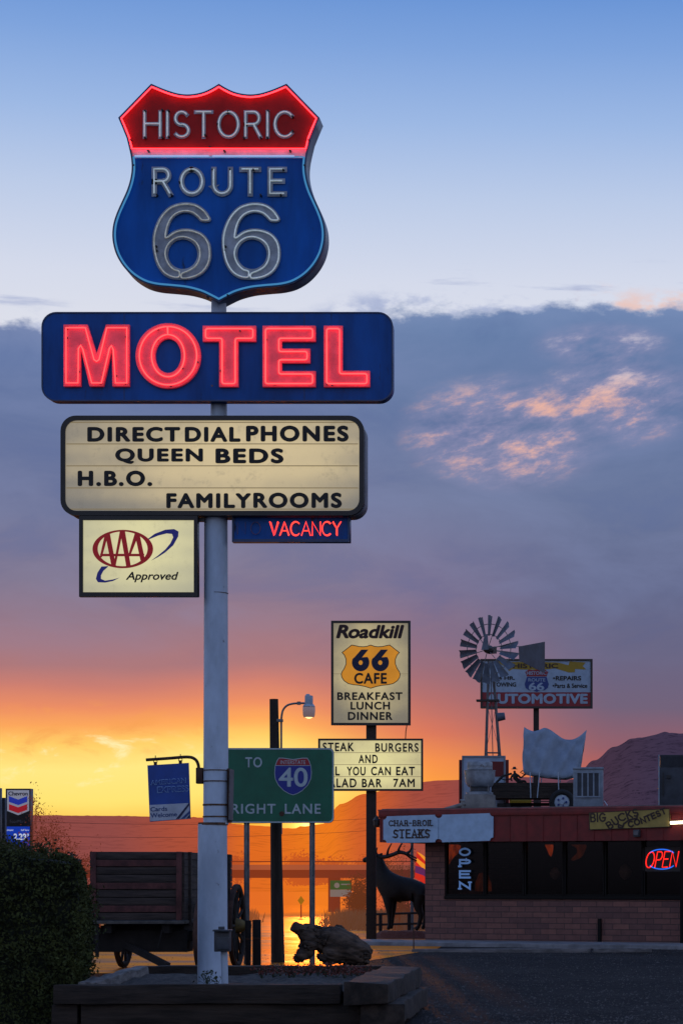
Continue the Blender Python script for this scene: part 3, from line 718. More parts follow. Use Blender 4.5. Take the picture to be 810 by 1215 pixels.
# the road drops away to the underpass; it comes in beside the lot
V = []; Fc = []
rows = [(37, -34, -5.6), (44, -35, -4.9), (50, -36, -4.4), (56, -34, -4.6), (66, -32, -5.6), (80, -30, -7.2), (110, -28, -9.5), (150, -30, -14), (220, -37, -24.5), (330, -56, -41), (450, -80, -62)]
for y, xa, xb in rows: V += [(xa, y, gz(y) + .010), (xb, y, gz(y) + .010)]
for i in range(len(rows) - 1): Fc.append((2 * i, 2 * i + 1, 2 * i + 3, 2 * i + 2))
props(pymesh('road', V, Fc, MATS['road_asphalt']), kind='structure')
def hill(name, prof, Y0, Y1, zfoot, mat, nx=220, ny=14, rough=4.0, bump=2.0):
    V = []; Fc = []
    xs = [prof[0][0] + (prof[-1][0] - prof[0][0]) * i / nx for i in range(nx + 1)]
    def ridge(px):
        for (a, ya), (b, yb) in zip(prof, prof[1:]):
            if a <= px <= b:
                t = (px - a) / (b - a); t = t * t * (3 - 2 * t); return ya + (yb - ya) * t
    for j in range(ny + 1):
        f = j / ny; Yj = Y0 + (Y1 - Y0) * f
        for px in xs:
            top = at(px, ridge(px), Y1).z
            k = f ** 1.25
            z = zfoot + (top - zfoot) * k
            xx = (px - PX) * Yj / F
            z += rough * mnoise.noise((xx * .012, Yj * .008, 3.1)) * k * (1 - k) * 4
            z += bump * max(0, mnoise.noise((xx * .16, Yj * .10, 0)) + .35 * mnoise.noise((xx * .5, Yj * .3, 5))) * k
            V.append((xx, Yj, z))
    n = nx + 1
    for px in xs: V.append(((px - PX) * (Y1 + 300) / F, Y1 + 300, zfoot - 30))
    for j in range(ny + 1):
        for i in range(nx): Fc.append((j * n + i, j * n + i + 1, (j + 1) * n + i + 1, (j + 1) * n + i))
    return props(pymesh(name, V, Fc, MATS[mat], sm=True), kind='structure')
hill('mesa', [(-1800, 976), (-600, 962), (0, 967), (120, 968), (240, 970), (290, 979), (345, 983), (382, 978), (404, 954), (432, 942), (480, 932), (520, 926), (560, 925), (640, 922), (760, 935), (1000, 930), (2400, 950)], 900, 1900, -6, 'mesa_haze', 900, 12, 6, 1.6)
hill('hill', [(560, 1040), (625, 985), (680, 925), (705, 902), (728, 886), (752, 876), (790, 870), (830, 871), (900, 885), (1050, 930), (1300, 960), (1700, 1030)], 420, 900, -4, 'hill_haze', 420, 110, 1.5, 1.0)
# ================================================================== the motel's pylon sign (Y = 25)
YP = 25.0
P = plane_y(YP)
base = at(252.5, 1166, YP + .18); base.z = .36
pylon = thing('pylon_sign', 'tall white pole carrying the stacked neon shield, motel, marquee, vacancy and club signs', 'pylon sign', base)
cyl_y = YP + .19
def pole_seg(px0, px1, ya, yb, ra=None):
    a = at((px0 + px1) / 2, ya, cyl_y); b = at((px0 + px1) / 2, yb, cyl_y); r = (px1 - px0) / 2 * cyl_y / F
    return a, b, r
m = MB()
a0, b0, r0 = pole_seg(234.5, 270, 1172, 978); a0.z = .25
m.cyl(a0, b0, r0, r0 * .96, 40)
a1, b1, r1 = pole_seg(241.5, 271, 978, 500); m.cyl(b0 + (a1 - a1), b1, r1, r1 * .88, 40) if False else m.cyl(a1, b1, r1, r1 * .90, 40)
a2, b2, r2 = pole_seg(250, 269.5, 520, 352); m.cyl(a2, b2, r2, r2 * .9, 32)
pole = m.build('pole', MATS['pole_paint'], pylon, sm=True)
for py, (xa, xb), hh in ((977.5, (235.5, 270.6), 3), (914, (240.6, 271.6), 1.0), (927, (240.6, 271.6), 1.2), (955, (240.8, 271.6), 2.0), (969, (240.8, 271.6), 1.6), (704, (243.0, 270.8), .7)):
    c = at((xa + xb) / 2, py, cyl_y); r = (xb - xa) / 2 * cyl_y / F; h_ = hh * cyl_y / F / 2
    MB().cyl(c - Vector((0, 0, h_)), c + Vector((0, 0, h_)), r, r, 40).build('weld_band', MATS['pole_rust'], pole, sm=True)

# --- shield
LH = [(259.7, 99.3), (252, 104), (243, 108.3), (233, 111), (222, 112), (211, 110.8), (200, 107.6), (190, 103.8), (179.5, 99.2), (140.4, 139.6), (145.5, 151.5), (150.5, 164), (153.4, 176), (155.6, 187), (156.4, 200), (154.6, 213), (150.6, 226), (145, 238.5), (138.6, 253), (134.6, 266), (133.4, 279), (134.8, 291), (138.6, 303), (146, 315.5), (157, 327), (171, 335.5), (186, 339.6), (205, 341.4), (222, 343.4), (238, 347.6), (249, 352.6), (259.7, 358.2)]
mir = lambda pts, cx: [(2 * cx - x, y) for x, y in pts]
def smooth_px(pts, k=4, closed=False):
    return [(p.x, p.y) for p in catmull([Vector((x, y, 0)) for x, y in pts], closed, k)]
LH = smooth_px(LH[:9], 3)[:-1] + LH[8:12] + smooth_px(LH[12:], 4)
def closed_shield(half, cx): return half + [p for p in mir(half, cx)[::-1]][1:-1]
SH = closed_shield(LH, 259.7)
sh = plate('shield_cabinet', [SH], P, -.30, -.012, MATS['shield_side'], pylon)
inn = inset(SH, 1.4)
top = [p for p in inn if p[1] < 180]; bot = [p for p in inn if p[1] > 186]
def split_top(pts, ycut):
    o = []
    for i in range(len(pts)):
        a, b = pts[i - 1], pts[i]
        if (a[1] - ycut) * (b[1] - ycut) < 0:
            t = (ycut - a[1]) / (b[1] - a[1]); o.append((a[0] + (b[0] - a[0]) * t, ycut))
        if b[1] < ycut: o.append(b)
    return o
def split_bot(pts, ycut): return [(x, -y) for x, y in split_top([(x, -y) for x, y in pts], -ycut)]
plate('red_panel', [split_top(inn, 177.5)], P, -.011, .004, MATS['shield_red'], sh)
plate('divider', [[p for p in split_bot(split_top(inn, 187.5), 177.6)]], P, -.011, .006, MATS['strip_pink'], sh)
plate('blue_panel', [split_bot(inn, 187.6)], P, -.011, .004, MATS['shield_blue'], sh)
rim = plate('rim', [SH, inset(SH, 2.0)], P, -.02, .028, MATS['blue_side'], sh)
tin = inset(SH, 3.2)
rt = split_top(tin, 176.4)
tube('red_border_tube', [(path(rt, P, .045), True, None)], .0085, MATS['tube_red'], sh)
bt = split_bot(tin, 186.3)
k = min(range(len(bt)), key=lambda i: (bt[i][1], bt[i][0]))
tube('blue_border_tube', [([q for q in path(inset(bt, .0), P, .045)], True, None)], .0105, MATS['tube_blue'], sh)
tube('pale_tube', [(path([(160, 185.2), (248, 185.2)], P, .05), False, None), (path([(252, 185.2), (349, 185.2)], P, .05), False, None)], .010, MATS['tube_pale'], sh)
# unlit lettering, lifted by a faint added glow
def neon_word(word, x0, y0, x1, y1, pl, d, r, mat, parent, gap=.3, back=None, bw=0, slant=0, name=None, single=True):
    L = strokes(word, x0, y0, x1, y1, gap, slant)
    objs = []
    for ch, st in zip(word.replace(' ', ''), L):
        if back:
            flat_strokes('letter', [[(x + .3, y + .5) for x, y in s] for s in st], bw, pl, d - .03, .004, back, parent)
        objs.append(tube('letter_tube', [(path(s, pl, d), False, None) for s in st], r, mat, parent))
    return objs
neon_word('HISTORIC', 171.5, 132.5, 347, 162, P, .045, .0085, MATS['tube_off'], sh, gap=.33, back=MATS['letter_grey'], bw=4.6)
neon_word('ROUTE', 183, 200.5, 337, 229.5, P, .045, .0095, MATS['tube_off'], sh, gap=.48, back=MATS['letter_grey'], bw=6.4)
Z6 = (125, 225, 5.786)
S_OUT = [(515, 605), (450, 597), (400, 565), (362, 505), (341, 425), (336, 345), (349, 272), (385, 192), (440, 132), (500, 107), (560, 100), (620, 111), (670, 142), (702, 183), (709, 207), (664, 207), (638, 182), (600, 155), (545, 145), (490, 161), (450, 197), (424, 252), (412, 318), (424, 330), (480, 294), (540, 280), (605, 287), (664, 314), (702, 362), (715, 425), (709, 492), (680, 547), (638, 582), (585, 602)]
S_HOLE = ell(532, 443, 118, 119, 40)
TUBE6 = [(503, 600), (450, 594), (400, 562), (362, 502), (341, 423), (336, 345), (349, 272), (385, 192), (440, 132), (500, 107), (560, 100), (620, 111), (670, 142), (702, 183), (709, 207), (664, 207), (638, 182), (600, 155), (545, 145), (490, 161), (450, 197), (424, 252), (412, 318), (424, 330), (480, 294), (540, 280), (605, 287), (664, 314), (702, 362), (715, 425), (709, 492), (680, 547), (638, 582), (585, 602), (528, 607), (525, 577), (568, 558), (612, 532), (640, 492), (650, 440), (640, 388), (605, 347), (545, 324), (490, 330), (442, 362), (415, 410), (413, 460), (435, 512), (470, 548), (507, 562)]
for dx, mt in ((0, 'tube_off_warm'), (82.1, 'tube_off')):
    o6 = inset(smooth_px(zm(S_OUT, *Z6), 4, True), -2.4); h6 = inset(zm(S_HOLE, *Z6), 3.0)
    sx = lambda L: [(x + dx, y) for x, y in L]
    n6 = plate('numeral', [sx(o6), sx(h6)], P, .006, .022, MATS['letter_grey'], sh)
    tube('numeral_tube', [(path(sx(smooth_px(zm(TUBE6, *Z6), 4, True)), P, .050), True, None)], .0085, MATS[mt], n6)
# black electrode ends
for x, y in [(172, 131), (172, 163), (192.5, 130), (192.5, 163), (200, 131), (200, 162), (243.5, 160), (258, 147), (289, 163), (309, 163), (318, 131), (317, 163), (347, 138), (347, 155), (186, 231), (203.5, 231), (213, 216), (252, 201), (273, 201), (300.5, 201), (309, 231), (336, 201), (333, 231), (185.5, 292), (186, 297), (267.4, 292), (266, 297), (176, 178.5), (266, 178.5), (344, 178.5), (249, 174), (159, 196), (361, 196), (246, 352), (270, 350), (155, 166), (366, 166)]:
    p = P.pt(x, y, .05); MB().cyl(p + Vector((0, .05, 0)), p + Vector((0, -.006, 0)), .012, .010, 8).build('electrode', MATS['clip_black'], sh)

# --- MOTEL cabinet
mo = plate('motel_cabinet', [rr(50, 370.5, 465.5, 475.5, 17)], P, -.17, .0, MATS['cabinet_blue'], pylon)
plate('rim', [rr(49.4, 370, 466, 476, 17.5), rr(51, 371.6, 464.4, 474.4, 16)], P, -.03, .008, MATS['blue_side'], mo)
plate('back_cover', [rr(52, 372, 466, 476, 17)], P, -.24, -.171, MATS['cabinet_side'], mo)
for x in (147.5, 361):
    plate('panel_seam', [rect(x - .35, 372.2, x + .35, 474)], P, .0005, .003, MATS['blue_side'], mo)
T4 = (45, 362, 3.682); T5 = (255, 362, 3.682)
MO = {
 'M': zm([(113, 85), (217, 85), (257, 212), (298, 85), (400, 85), (400, 354), (326, 354), (324, 190), (287, 354), (226, 354), (188, 190), (188, 354), (113, 354)], *T4),
 'T': zm([(720, 90), (952, 90), (952, 158), (875, 158), (875, 356), (792, 356), (792, 158), (720, 158)], *T4),
 'E': zm([(208, 90), (439, 90), (439, 158), (292, 158), (292, 190), (415, 190), (415, 252), (292, 252), (292, 288), (439, 288), (439, 356), (208, 356)], *T5),
 'L': zm([(475, 90), (557, 90), (557, 287), (676, 287), (676, 356), (475, 356)], *T5)}
MT = {
 'M': zm([(124, 99), (208, 99), (246, 238), (257, 246), (268, 238), (302, 99), (389, 99), (389, 340), (340, 340), (330, 195), (322, 177), (313, 190), (278, 340), (236, 340), (198, 195), (188, 176), (178, 190), (176, 340), (124, 340)], *T4)}
for ch in 'MTEL':
    L = plate('letter', [MO[ch]], P, .001, .045, MATS['letter_pink'], mo)
    tp = MT.get(ch) or round_poly(inset(MO[ch], 3.5), 3)
    tube('letter_tube', [(path(tp, P, .07), True, None)], .0075, MATS['tube_motel'], L)
oc = zm([(569, 221)], *T4)[0]
L = plate('letter', [ell(oc[0], oc[1], 38.6, 38.6, 60), ell(oc[0], oc[1], 15.4, 20.5, 48)], P, .001, .045, MATS['letter_pink'], mo)
tube('letter_tube', [(path(ell(oc[0], oc[1], 34, 34.6, 60, -90, 268) + [(oc[0] - .8, oc[1] - 24.5)] + ell(oc[0], oc[1], 19.5, 25, 48, 268, -90), P, .07), True, None)], .0075, MATS['tube_motel'], L)
for x, y in [(80, 390), (80, 401), (150, 400), (94, 441), (120, 455), (138, 446), (149, 455), (188, 391), (187, 404), (203, 458), (217, 437), (285, 393), (292, 390), (316, 403), (326, 456), (388, 403), (388, 456), (394, 457), (252, 458), (262, 440), (235, 430)]:
    p = P.pt(x, y, .05); MB().cyl(p, p + Vector((0, -.02, 0)), .010, .010, 8).build('electrode', MATS['tube_dark'], mo)

# --- changeable letter marquee: two back-to-back faces
mq = plate('marquee_cabinet', [rr(76, 498, 433, 613, 17)], P, -.30, -.05, MATS['frame_grey'], pylon)
for nm, dd, k in (('front_frame', 0, 0), ('back_frame', -.40, 1)):
    plate(nm, [rr(72 + k, 493 + k, 431.5, 611.5, 18), rr(77.5, 498.5, 426, 606, 13.5)], P, dd - .10, dd + .012, MATS['dark_frame'], mq)
fc = plate('marquee_face', [rr(76.5, 497.5, 427, 607, 14)], P, -.049, -.012, MATS['marquee_face'], mq)
for y in (501, 526.6, 552.6, 578.8, 604):
    plate('letter_track', [rect(79, y - .5, 424.5, y + .5)], P, -.0118, -.004, MATS['marquee_track'], fc)
for s, q in (('DIRECT', (104, 506.5, 214, 524.4)), ('DIAL', (219.5, 506.5, 285.5, 524.4)), ('PHONES', (292, 505, 413.5, 524.2)), ('QUEEN', (137, 532, 241, 550.6)), ('BEDS', (255.8, 532, 336.5, 550)),
             ('H.B.O.', (92.6, 558.4, 181, 577)), ('FAMILY', (197.6, 585.2, 298, 603)), ('ROOMS', (300.6, 584.5, 405.5, 603))):
    text('message_letters', s, q, P, -.010, .006, MATS['letter_black'], fc, bold=.048, space=1.2)

# --- motor club sign
cl = plate('club_cabinet', [rect(95.5, 615.5, 233, 706)], P, -.20, -.02, MATS['dark_frame'], pylon)
plate('frame', [rect(94, 612, 234.5, 708), rect(98.5, 617, 230, 702.6)], P, -.06, .012, MATS['dark_frame'], cl)
plate('club_face', [rect(98, 616.6, 230.6, 703)], P, -.019, -.012, MATS['club_face'], cl)
TA = (85, 605, 4.765)
plate('emblem', [ell(145.9, 651.4, 35.9, 22.8, 60), ell(145.7, 651.2, 29.6, 20.6, 60)], P, -.011, -.008, MATS['club_red'], cl)
lets = []
for ax, bx, lx, rx, yb, yt in ((190, 217, 163, 252, 318, 132), (274, 302, 240, 336, 322, 118), (358, 384, 322, 416, 286, 132)):
    # thick right stroke, thin left stroke, cross bar
    yl = 268 if lx < 200 else (318 if lx < 300 else 262)
    lets.append([(ax, yt), (bx, yt), (rx, yb), (rx - 26, yb), (ax + 8, yt + 42), (lx + 9, yl), (lx - 3, yl)])
for i, l in enumerate(lets):
    plate('emblem_letter', [zm(l, *TA)], P, -.0112, -.0075 + i * .0006, MATS['club_red'], cl)
plate('emblem_bar', [zm([(160, 248), (412, 248), (408, 262), (168, 262)], *TA)], P, -.0112, -.0055, MATS['club_red'], cl)
plate('swoosh', [zm([(430, 165), (470, 135), (530, 112), (580, 108), (605, 122), (603, 150), (575, 200), (530, 240), (490, 266), (450, 287), (490, 257), (530, 224), (558, 190), (575, 155), (568, 136), (538, 133), (490, 145), (437, 167)], *TA)], P, -.0112, -.0085, MATS['club_blue'], cl)
plate('swoosh', [zm([(205, 318), (170, 320), (147, 355), (138, 390), (150, 409), (190, 411), (235, 402), (272, 383), (235, 393), (190, 400), (167, 390), (167, 370), (180, 345), (208, 320)], *TA)], P, -.0112, -.0085, MATS['club_blue'], cl)
text('approved_letters', 'Approved', zm([(308, 350), (605, 350), (605, 410), (308, 410)], *TA), P, -.011, .003, MATS['letter_black'], cl, bold=.022, shear=.25)
m = MB(); m.box(at(238, 617, YP + .1), (.10, .05, .04)); m.box(at(165, 610.5, YP + .1), (1.1, .12, .05)); m.build('bracket', MATS['dark_frame'], cl)

# --- vacancy box
va = plate('vacancy_cabinet', [rect(276, 608, 414, 641)], P, -.22, -.10, MATS['cabinet_blue'], pylon)
plate('rim', [rect(275.2, 606, 414.8, 643), rect(277.5, 610, 412.5, 639.5)], P, -.20, -.085, MATS['blue_side'], va)
neon_word('NO', 282, 619.5, 309, 634, P, -.075, .0035, MATS['tube_dark'], va, gap=.5)
neon_word('VACANCY', 320, 618.8, 404.5, 635.6, P, -.07, .0058, MATS['tube_vacancy'], va, gap=.16)
neon_word('VACANCY', 321.4, 619.6, 403.4, 634.8, P, -.06, .0036, MATS['tube_vacancy'], va, gap=.16)

# ================================================================== card sign hanging from a bracket on the pole, strapped sheet, electric box
hb = thing('bracket_arm', 'rusty curved bracket arm bolted to the left side of the white pole', 'bracket', at(236, 918, cyl_y))
arm = catmull([at(173.5, 901.6, cyl_y), at(200, 899.8, cyl_y), at(222, 898.2, cyl_y), at(231, 900.5, cyl_y), at(235.2, 907, cyl_y), at(236.3, 918, cyl_y)], k=6)
tube('arm', [(arm, False, None)], .017, MATS['iron_rust'], hb)
m = MB(); c = at(237.4, 920.5, cyl_y); m.box(c, (.075, .10, 19 * cyl_y / F)); m.build('mount_plate', MATS['iron_rust'], hb, bevel=.008)
cs = thing('card_sign', 'blue and grey credit card panel hanging tilted from the rusty bracket', 'hanging sign', at(200, 940, cyl_y))
TC = (165, 890, 6.75)
PC = plane_y(cyl_y)
q = lambda L: zm(L, *TC)
board = plate('board', [q([(68, 122), (397, 102), (412, 550), (87, 574)])], PC, -.012, .012, MATS['card_blue'], cs)
plate('lower_panel', [q([(84, 440), (402, 424), (410, 547), (89, 570)])], PC, .0125, .016, MATS['card_grey'], cs)
for s, qd in (('AMERICAN', [(92, 242), (376, 220), (378, 262), (94, 282)]), ('EXPRESS', [(145, 292), (398, 282), (400, 330), (147, 344)])):
    text('outline_letters', s, q(qd), PC, .0125, .002, MATS['card_outline'], cs, bold=.030)
    text('fill_letters', s, q([(qd[0][0] + 5, qd[0][1] + 5), (qd[1][0] - 5, qd[1][1] + 5), (qd[2][0] - 5, qd[2][1] - 5), (qd[3][0] + 5, qd[3][1] - 5)]), PC, .0150, .002, MATS['card_blue'], cs, bold=-.006)
text('small_letters', 'Cards', q([(92, 456), (226, 450), (228, 486), (94, 492)]), PC, .0165, .002, MATS['card_ink'], cs, bold=.012)
text('small_letters', 'Welcome', q([(92, 506), (304, 494), (306, 530), (94, 542)]), PC, .0165, .002, MATS['card_ink'], cs, bold=.012)
for i, mt in enumerate(('card_stripe', 'card_ink', 'card_stripe')):
    x = 296 + i * 42
    plate('stripe', [q([(x, 552 - i * 3), (x + 26, 550 - i * 3), (408, 474 + i * 32) if i else (404, 440), (406, 452 + i * 32) if i else (402, 420)])], PC, .0165, .019, MATS[mt], cs)
m = MB()
for x, y in ((132, 92), (332, 80)):
    p = q([(x, y)])[0]
    m.torus(at(p[0], p[1] - .2, cyl_y), (0, 1, 0), .020, .004, 16, 6); m.box(at(p[0], p[1] + 2.2, cyl_y), (.03, .03, .035)); m.box(at(p[0], p[1] - 4.5, cyl_y), (.008, .008, .05))
m.build('hook', MATS['iron_rust'], cs)

ss = thing('strapped_sign', 'rusty sheet seen edge-on, strapped to the right side of the white pole', 'strapped sign', at(271, 945, cyl_y))
m = MB()
for px, py, hh, yy in ((271.6, 944, 64, cyl_y + .03),):
    m.box(at(px, py, yy), (.045, .14, hh * cyl_y / F))
m.build('back_channel', MATS['iron_rust'], ss, bevel=.006)
m = MB(); top_ = at(274.6, 913, cyl_y); m.box(at(274.4, 943, cyl_y), (.012, .22, 60 * cyl_y / F), rot=Matrix.Rotation(math.radians(1.0), 4, 'Y')); m.build('sheet', MATS['weathered_steel'], ss)

eb = thing('electric_box', 'grey electric meter box on a white pipe post in front of the pole', 'electric box', (at(266, 1165, 24.5).x, 24.5, .36))
m = MB(); m.cyl((at(266, 1, 24.5).x, 24.56, .30), at(266, 1126, 24.56), .036, .036, 20); m.build('post', MATS['pole_paint'], eb, sm=True)
m = MB(); m.box(at(264.3, 1117, 24.5), (.165, .12, .215)); m.build('box', MATS['utility_grey'], eb, bevel=.012)
m = MB(); m.box(at(264.3, 1119, 24.43), (.13, .02, .13)); m.box(at(264.3, 1104, 24.44), (.185, .16, .02)); m.box(at(263, 1101, 24.5), (.06, .06, .03)); m.build('cover', MATS['utility_grey'], eb, bevel=.005)

# ================================================================== planter of stacked timbers
YF = 23.4
pz = .44
pl_t = thing('timber_planter', 'low planter of stacked dark timbers around the foot of the white pole', 'planter', (at(270, 1, YF).x, YF + 2, 0))
def wpx(px, Y): return (px - PX) * Y / F
xl, xr = wpx(63, YF), wpx(404, YF)
def timber(x0, x1, y0, y1, z0, z1, mat='timber'):
    m = MB(); m.box(((x0 + x1) / 2, (y0 + y1) / 2, (z0 + z1) / 2), (x1 - x0, y1 - y0, z1 - z0))
    bmesh.ops.subdivide_edges(m.bm, edges=[e for e in m.bm.edges if e.calc_length() > .8], cuts=14)
    for v in m.bm.verts: v.co += Vector([mnoise.noise(v.co * 2.1 + Vector((k * 7, x0, z0))) * .016 for k in range(3)])
    return m.build('timber', MATS[mat], pl_t, bevel=.012)
timber(xl, wpx(404, YF), YF, YF + .2, .245, .44)
timber(wpx(94, YF), wpx(452, YF), YF + .05, YF + .25, .035, .24)
timber(wpx(60, YF), wpx(90, YF), YF + .06, YF + .26, .035, .24)
timber(wpx(63, YF), wpx(402, YF), YF + .07, YF + .27, -.12, .03)
# right side beams run back from the front corner
def slant(x0, y0, x1, y1, w, z0, z1, mat):
    m = MB(); a = Vector((x0, y0, (z0 + z1) / 2)); b = Vector((x1, y1, (z0 + z1) / 2)); m.bar(a, b, w, z1 - z0)
    bmesh.ops.subdivide_edges(m.bm, edges=[e for e in m.bm.edges if e.calc_length() > .5], cuts=10)
    for v in m.bm.verts: v.co += Vector([mnoise.noise(v.co * 2.7 + Vector((k * 7, z0 * 9, 1))) * .035 + mnoise.noise(v.co * 9 + Vector((k * 3, z0, 4))) * .012 for k in range(3)])
    return m.build('timber', MATS[mat], pl_t, bevel=.02)
slant(wpx(430, 22.9), 23.2, wpx(478, 27.6), 27.4, .46, .25, .47, 'timber_end')
slant(wpx(447, 22.9), 23.3, wpx(488, 27.6), 27.2, .44, .03, .25, 'timber_end')
slant(wpx(440, 22.9), 23.35, wpx(484, 27.6), 27.2, .44, -.12, .03, 'timber_end')
timber(wpx(160, 28), wpx(455, 28), 28.0, 28.2, .20, .46)
timber(wpx(160, 28), wpx(455, 28), 28.03, 28.23, -.05, .195)
slant(wpx(112, 23.9), 23.65, wpx(162, 27.6), 27.9, .18, .24, .47, 'timber_pale')
slant(wpx(112, 23.9), 23.65, wpx(162, 27.6), 27.9, .20, .0, .235, 'timber')
V = []; Fc = []; nx, ny = 70, 36
for j in range(ny + 1):
    yy = YF + .12 + (28.0 - YF - .1) * j / ny
    for i in range(nx + 1):
        t = i / nx; x0_ = wpx(90 + 70 * j / ny, yy); x1_ = wpx(425 + 40 * j / ny, yy); xx = x0_ + (x1_ - x0_) * t
        V.append((xx, yy, .36 + .05 * mnoise.noise((xx * 1.3, yy * 1.3, 0)) + .03 * mnoise.noise((xx * 6, yy * 6, 2))))
for j in range(ny):
    for i in range(nx): Fc.append((j * (nx + 1) + i, j * (nx + 1) + i + 1, (j + 1) * (nx + 1) + i + 1, (j + 1) * (nx + 1) + i))
pymesh('soil', V, Fc, MATS['soil'], pl_t, True)
# small plants in it
def plantlet(px, Y, n, hgt, mat, label, group, name='flower_plant', w=.10):
    c = at(px, 1, Y); c.z = .37
    t = thing(name, label, 'plant', c, 0, group)
    pts = []; st = []
    for i in range(n):
        a = random.uniform(0, 6.28); r = abs(random.gauss(0, w)); zz = random.uniform(.25, 1) * hgt
        pts.append(c + Vector((math.cos(a) * r, math.sin(a) * r, zz)))
        if i % 5 == 0: st.append(([c + Vector((0, 0, -.01)), c + Vector((math.cos(a) * r * .5, math.sin(a) * r * .5, zz * .6)), pts[-1]], False, [1, .8, .5]))
    V, Fc = leaf_mesh(pts, .038)
    pymesh('leaves', V, Fc, MATS[mat], t); tube('stem', st, .003, MATS['plant_green'], t, res=1)
for i in range(14):
    plantlet(312 + i * 9.5 + random.uniform(-3, 3), random.uniform(26.6, 27.6), 60, random.uniform(.10, .17), 'plant_red', 'low reddish bedding plant in the soil along the back timber', 'reddish plants inside the planter')
plantlet(246, 24.8, 60, .16, 'plant_green', 'green weed sprouting against the foot of the white pole', None, 'weed', .07)
plantlet(257, 24.75, 30, .10, 'plant_green', 'small weed between the pole and the electric box post', None, 'weed', .05)

# ================================================================== clipped hedge at the left edge
HY0, HY1, HZ = 23.8, 26.6, 1.97
HX1 = wpx(103, HY0); HX0 = HX1 - 2.6
hg = thing('hedge', 'tall clipped dark green hedge at the left edge beside the planter', 'hedge', (HX1 - .9, HY0 + 1, 0))
pts = []; nrm = []
U = random.uniform
def hedge_shape(p):
    """clipped mass with rounded shoulders, sinking to the right and set back at an angle"""
    x, y, z = p
    d = max(0, x - (HX1 - .3)); e = max(0, z - (HZ - .3)); r = math.hypot(d, e)
    if d > 0 and e > 0 and r > .3: x -= d * (1 - .3 / r); z -= e * (1 - .3 / r)
    k = max(0, min(1, (z - .4) / .8)); z -= k * .22 * max(0, (x - HX0) / 2.6)
    if z < .9: x -= max(0, x - HX1 + .4) * (.9 - z) * .30
    return Vector((x - (y - HY0) * .245, y, z))
def add_face(n, fn, normal):
    for _ in range(n):
        p = fn(); b = mnoise.noise(Vector(p) * 1.9) * .15 + mnoise.noise(Vector(p) * 5.0) * .06
        p = Vector(p) + Vector(normal) * (b + random.choice((-1, -1, -1, 1)) * abs(random.gauss(0, .045)))
        pts.append(hedge_shape(p)); nrm.append(Vector(normal))
add_face(17000, lambda: (U(HX0, HX1), HY0, U(-.25, HZ)), (0, -1, 0))
add_face(8000, lambda: (HX1, U(HY0, HY1), U(-.25, HZ)), (1, 0, 0))
add_face(9000, lambda: (U(HX0, HX1), U(HY0, HY1), HZ), (0, 0, 1))
V, Fc = leaf_mesh(pts, .045, .5, nrm, 2.2)
pymesh('foliage', V, Fc, MATS['hedge_leaf'], hg)
pts2 = [p + Vector((U(-.03, .03), U(-.03, .03), U(.0, .07))) for p in random.sample(pts[25000:], 1500)]
V, Fc = leaf_mesh(pts2, .05, .42)
pymesh('new_shoots', V, Fc, MATS['hedge_leaf_warm'], hg)
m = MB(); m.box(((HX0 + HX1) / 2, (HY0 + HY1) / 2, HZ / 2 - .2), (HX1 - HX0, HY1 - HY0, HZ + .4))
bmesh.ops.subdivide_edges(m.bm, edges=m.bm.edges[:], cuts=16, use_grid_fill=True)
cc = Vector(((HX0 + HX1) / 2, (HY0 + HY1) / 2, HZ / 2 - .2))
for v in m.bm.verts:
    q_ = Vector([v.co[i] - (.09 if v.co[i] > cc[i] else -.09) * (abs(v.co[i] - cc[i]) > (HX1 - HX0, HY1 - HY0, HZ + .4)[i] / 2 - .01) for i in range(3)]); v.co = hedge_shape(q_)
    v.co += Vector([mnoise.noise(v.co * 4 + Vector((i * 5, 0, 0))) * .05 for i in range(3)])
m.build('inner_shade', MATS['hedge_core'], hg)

pts3 = []; sts = []
for i in range(150):
    k = random.randrange(len(pts)); p0 = Vector(pts[k]); n_ = (nrm[k] + Vector((U(-.6, .6), U(-.6, .6), U(.2, .9)))).normalized(); l_ = U(.06, .17)
    for j in range(7): pts3.append(p0 + n_ * l_ * (j + 1) / 7 + Vector([U(-.018, .018) for _ in range(3)]))
V, Fc = leaf_mesh(pts3, .045, .42)
pymesh('stray_shoots', V, Fc, MATS['hedge_leaf'], hg)
# ================================================================== freight wagon (tailgate towards us)
YW = 36.0
wx0, wx1 = wpx(108.5, YW), wpx(216, YW)
wz0, wz1 = at(0, 1092, YW).z, at(0, 1010.5, YW).z
LW = 4.2
wg = thing('freight_wagon', 'old dark wooden freight wagon with faded red planks behind the planter', 'wagon', ((wx0 + wx1) / 2, YW + 2, 0))
m = MB()
n = 9; hb_ = (wz1 - wz0) / n
for i in range(n):
    m.box(((wx0 + wx1) / 2, YW, wz0 + hb_ * (i + .5)), (wx1 - wx0, .04, hb_ - .008), jit=.004)
tg = m.build('tailgate', MATS['wagon_wood'], wg, bevel=.004)
m = MB()
for i in (1, 4, 7):
    m.box(((wx0 + wx1) / 2, YW - .023, wz0 + hb_ * (i + .5)), (wx1 - wx0 - .16, .010, hb_ * .82), jit=.003)
m.build('red_board', MATS['wagon_red'], tg)
for x in (wx0 + .04, wx1 - .04):
    m = MB(); m.box((x, YW - .03, (wz0 + wz1) / 2), (.085, .03, wz1 - wz0)); m.build('corner_post', MATS['wagon_red'], wg, bevel=.005)
for x in (wx0, wx1 + .02):
    m = MB()
    for i in range(n): m.box((x, YW + LW / 2, wz0 + hb_ * (i + .5)), (.04, LW, hb_ - .010), jit=.004)
    for k in range(4): m.box((x + (.035 if x > wx0 + .1 else -.035), YW + .35 + k * 1.15, (wz0 + wz1) / 2 - .05), (.05, .08, wz1 - wz0 + .1))
    m.build('side_board', MATS['wagon_wood'], wg)
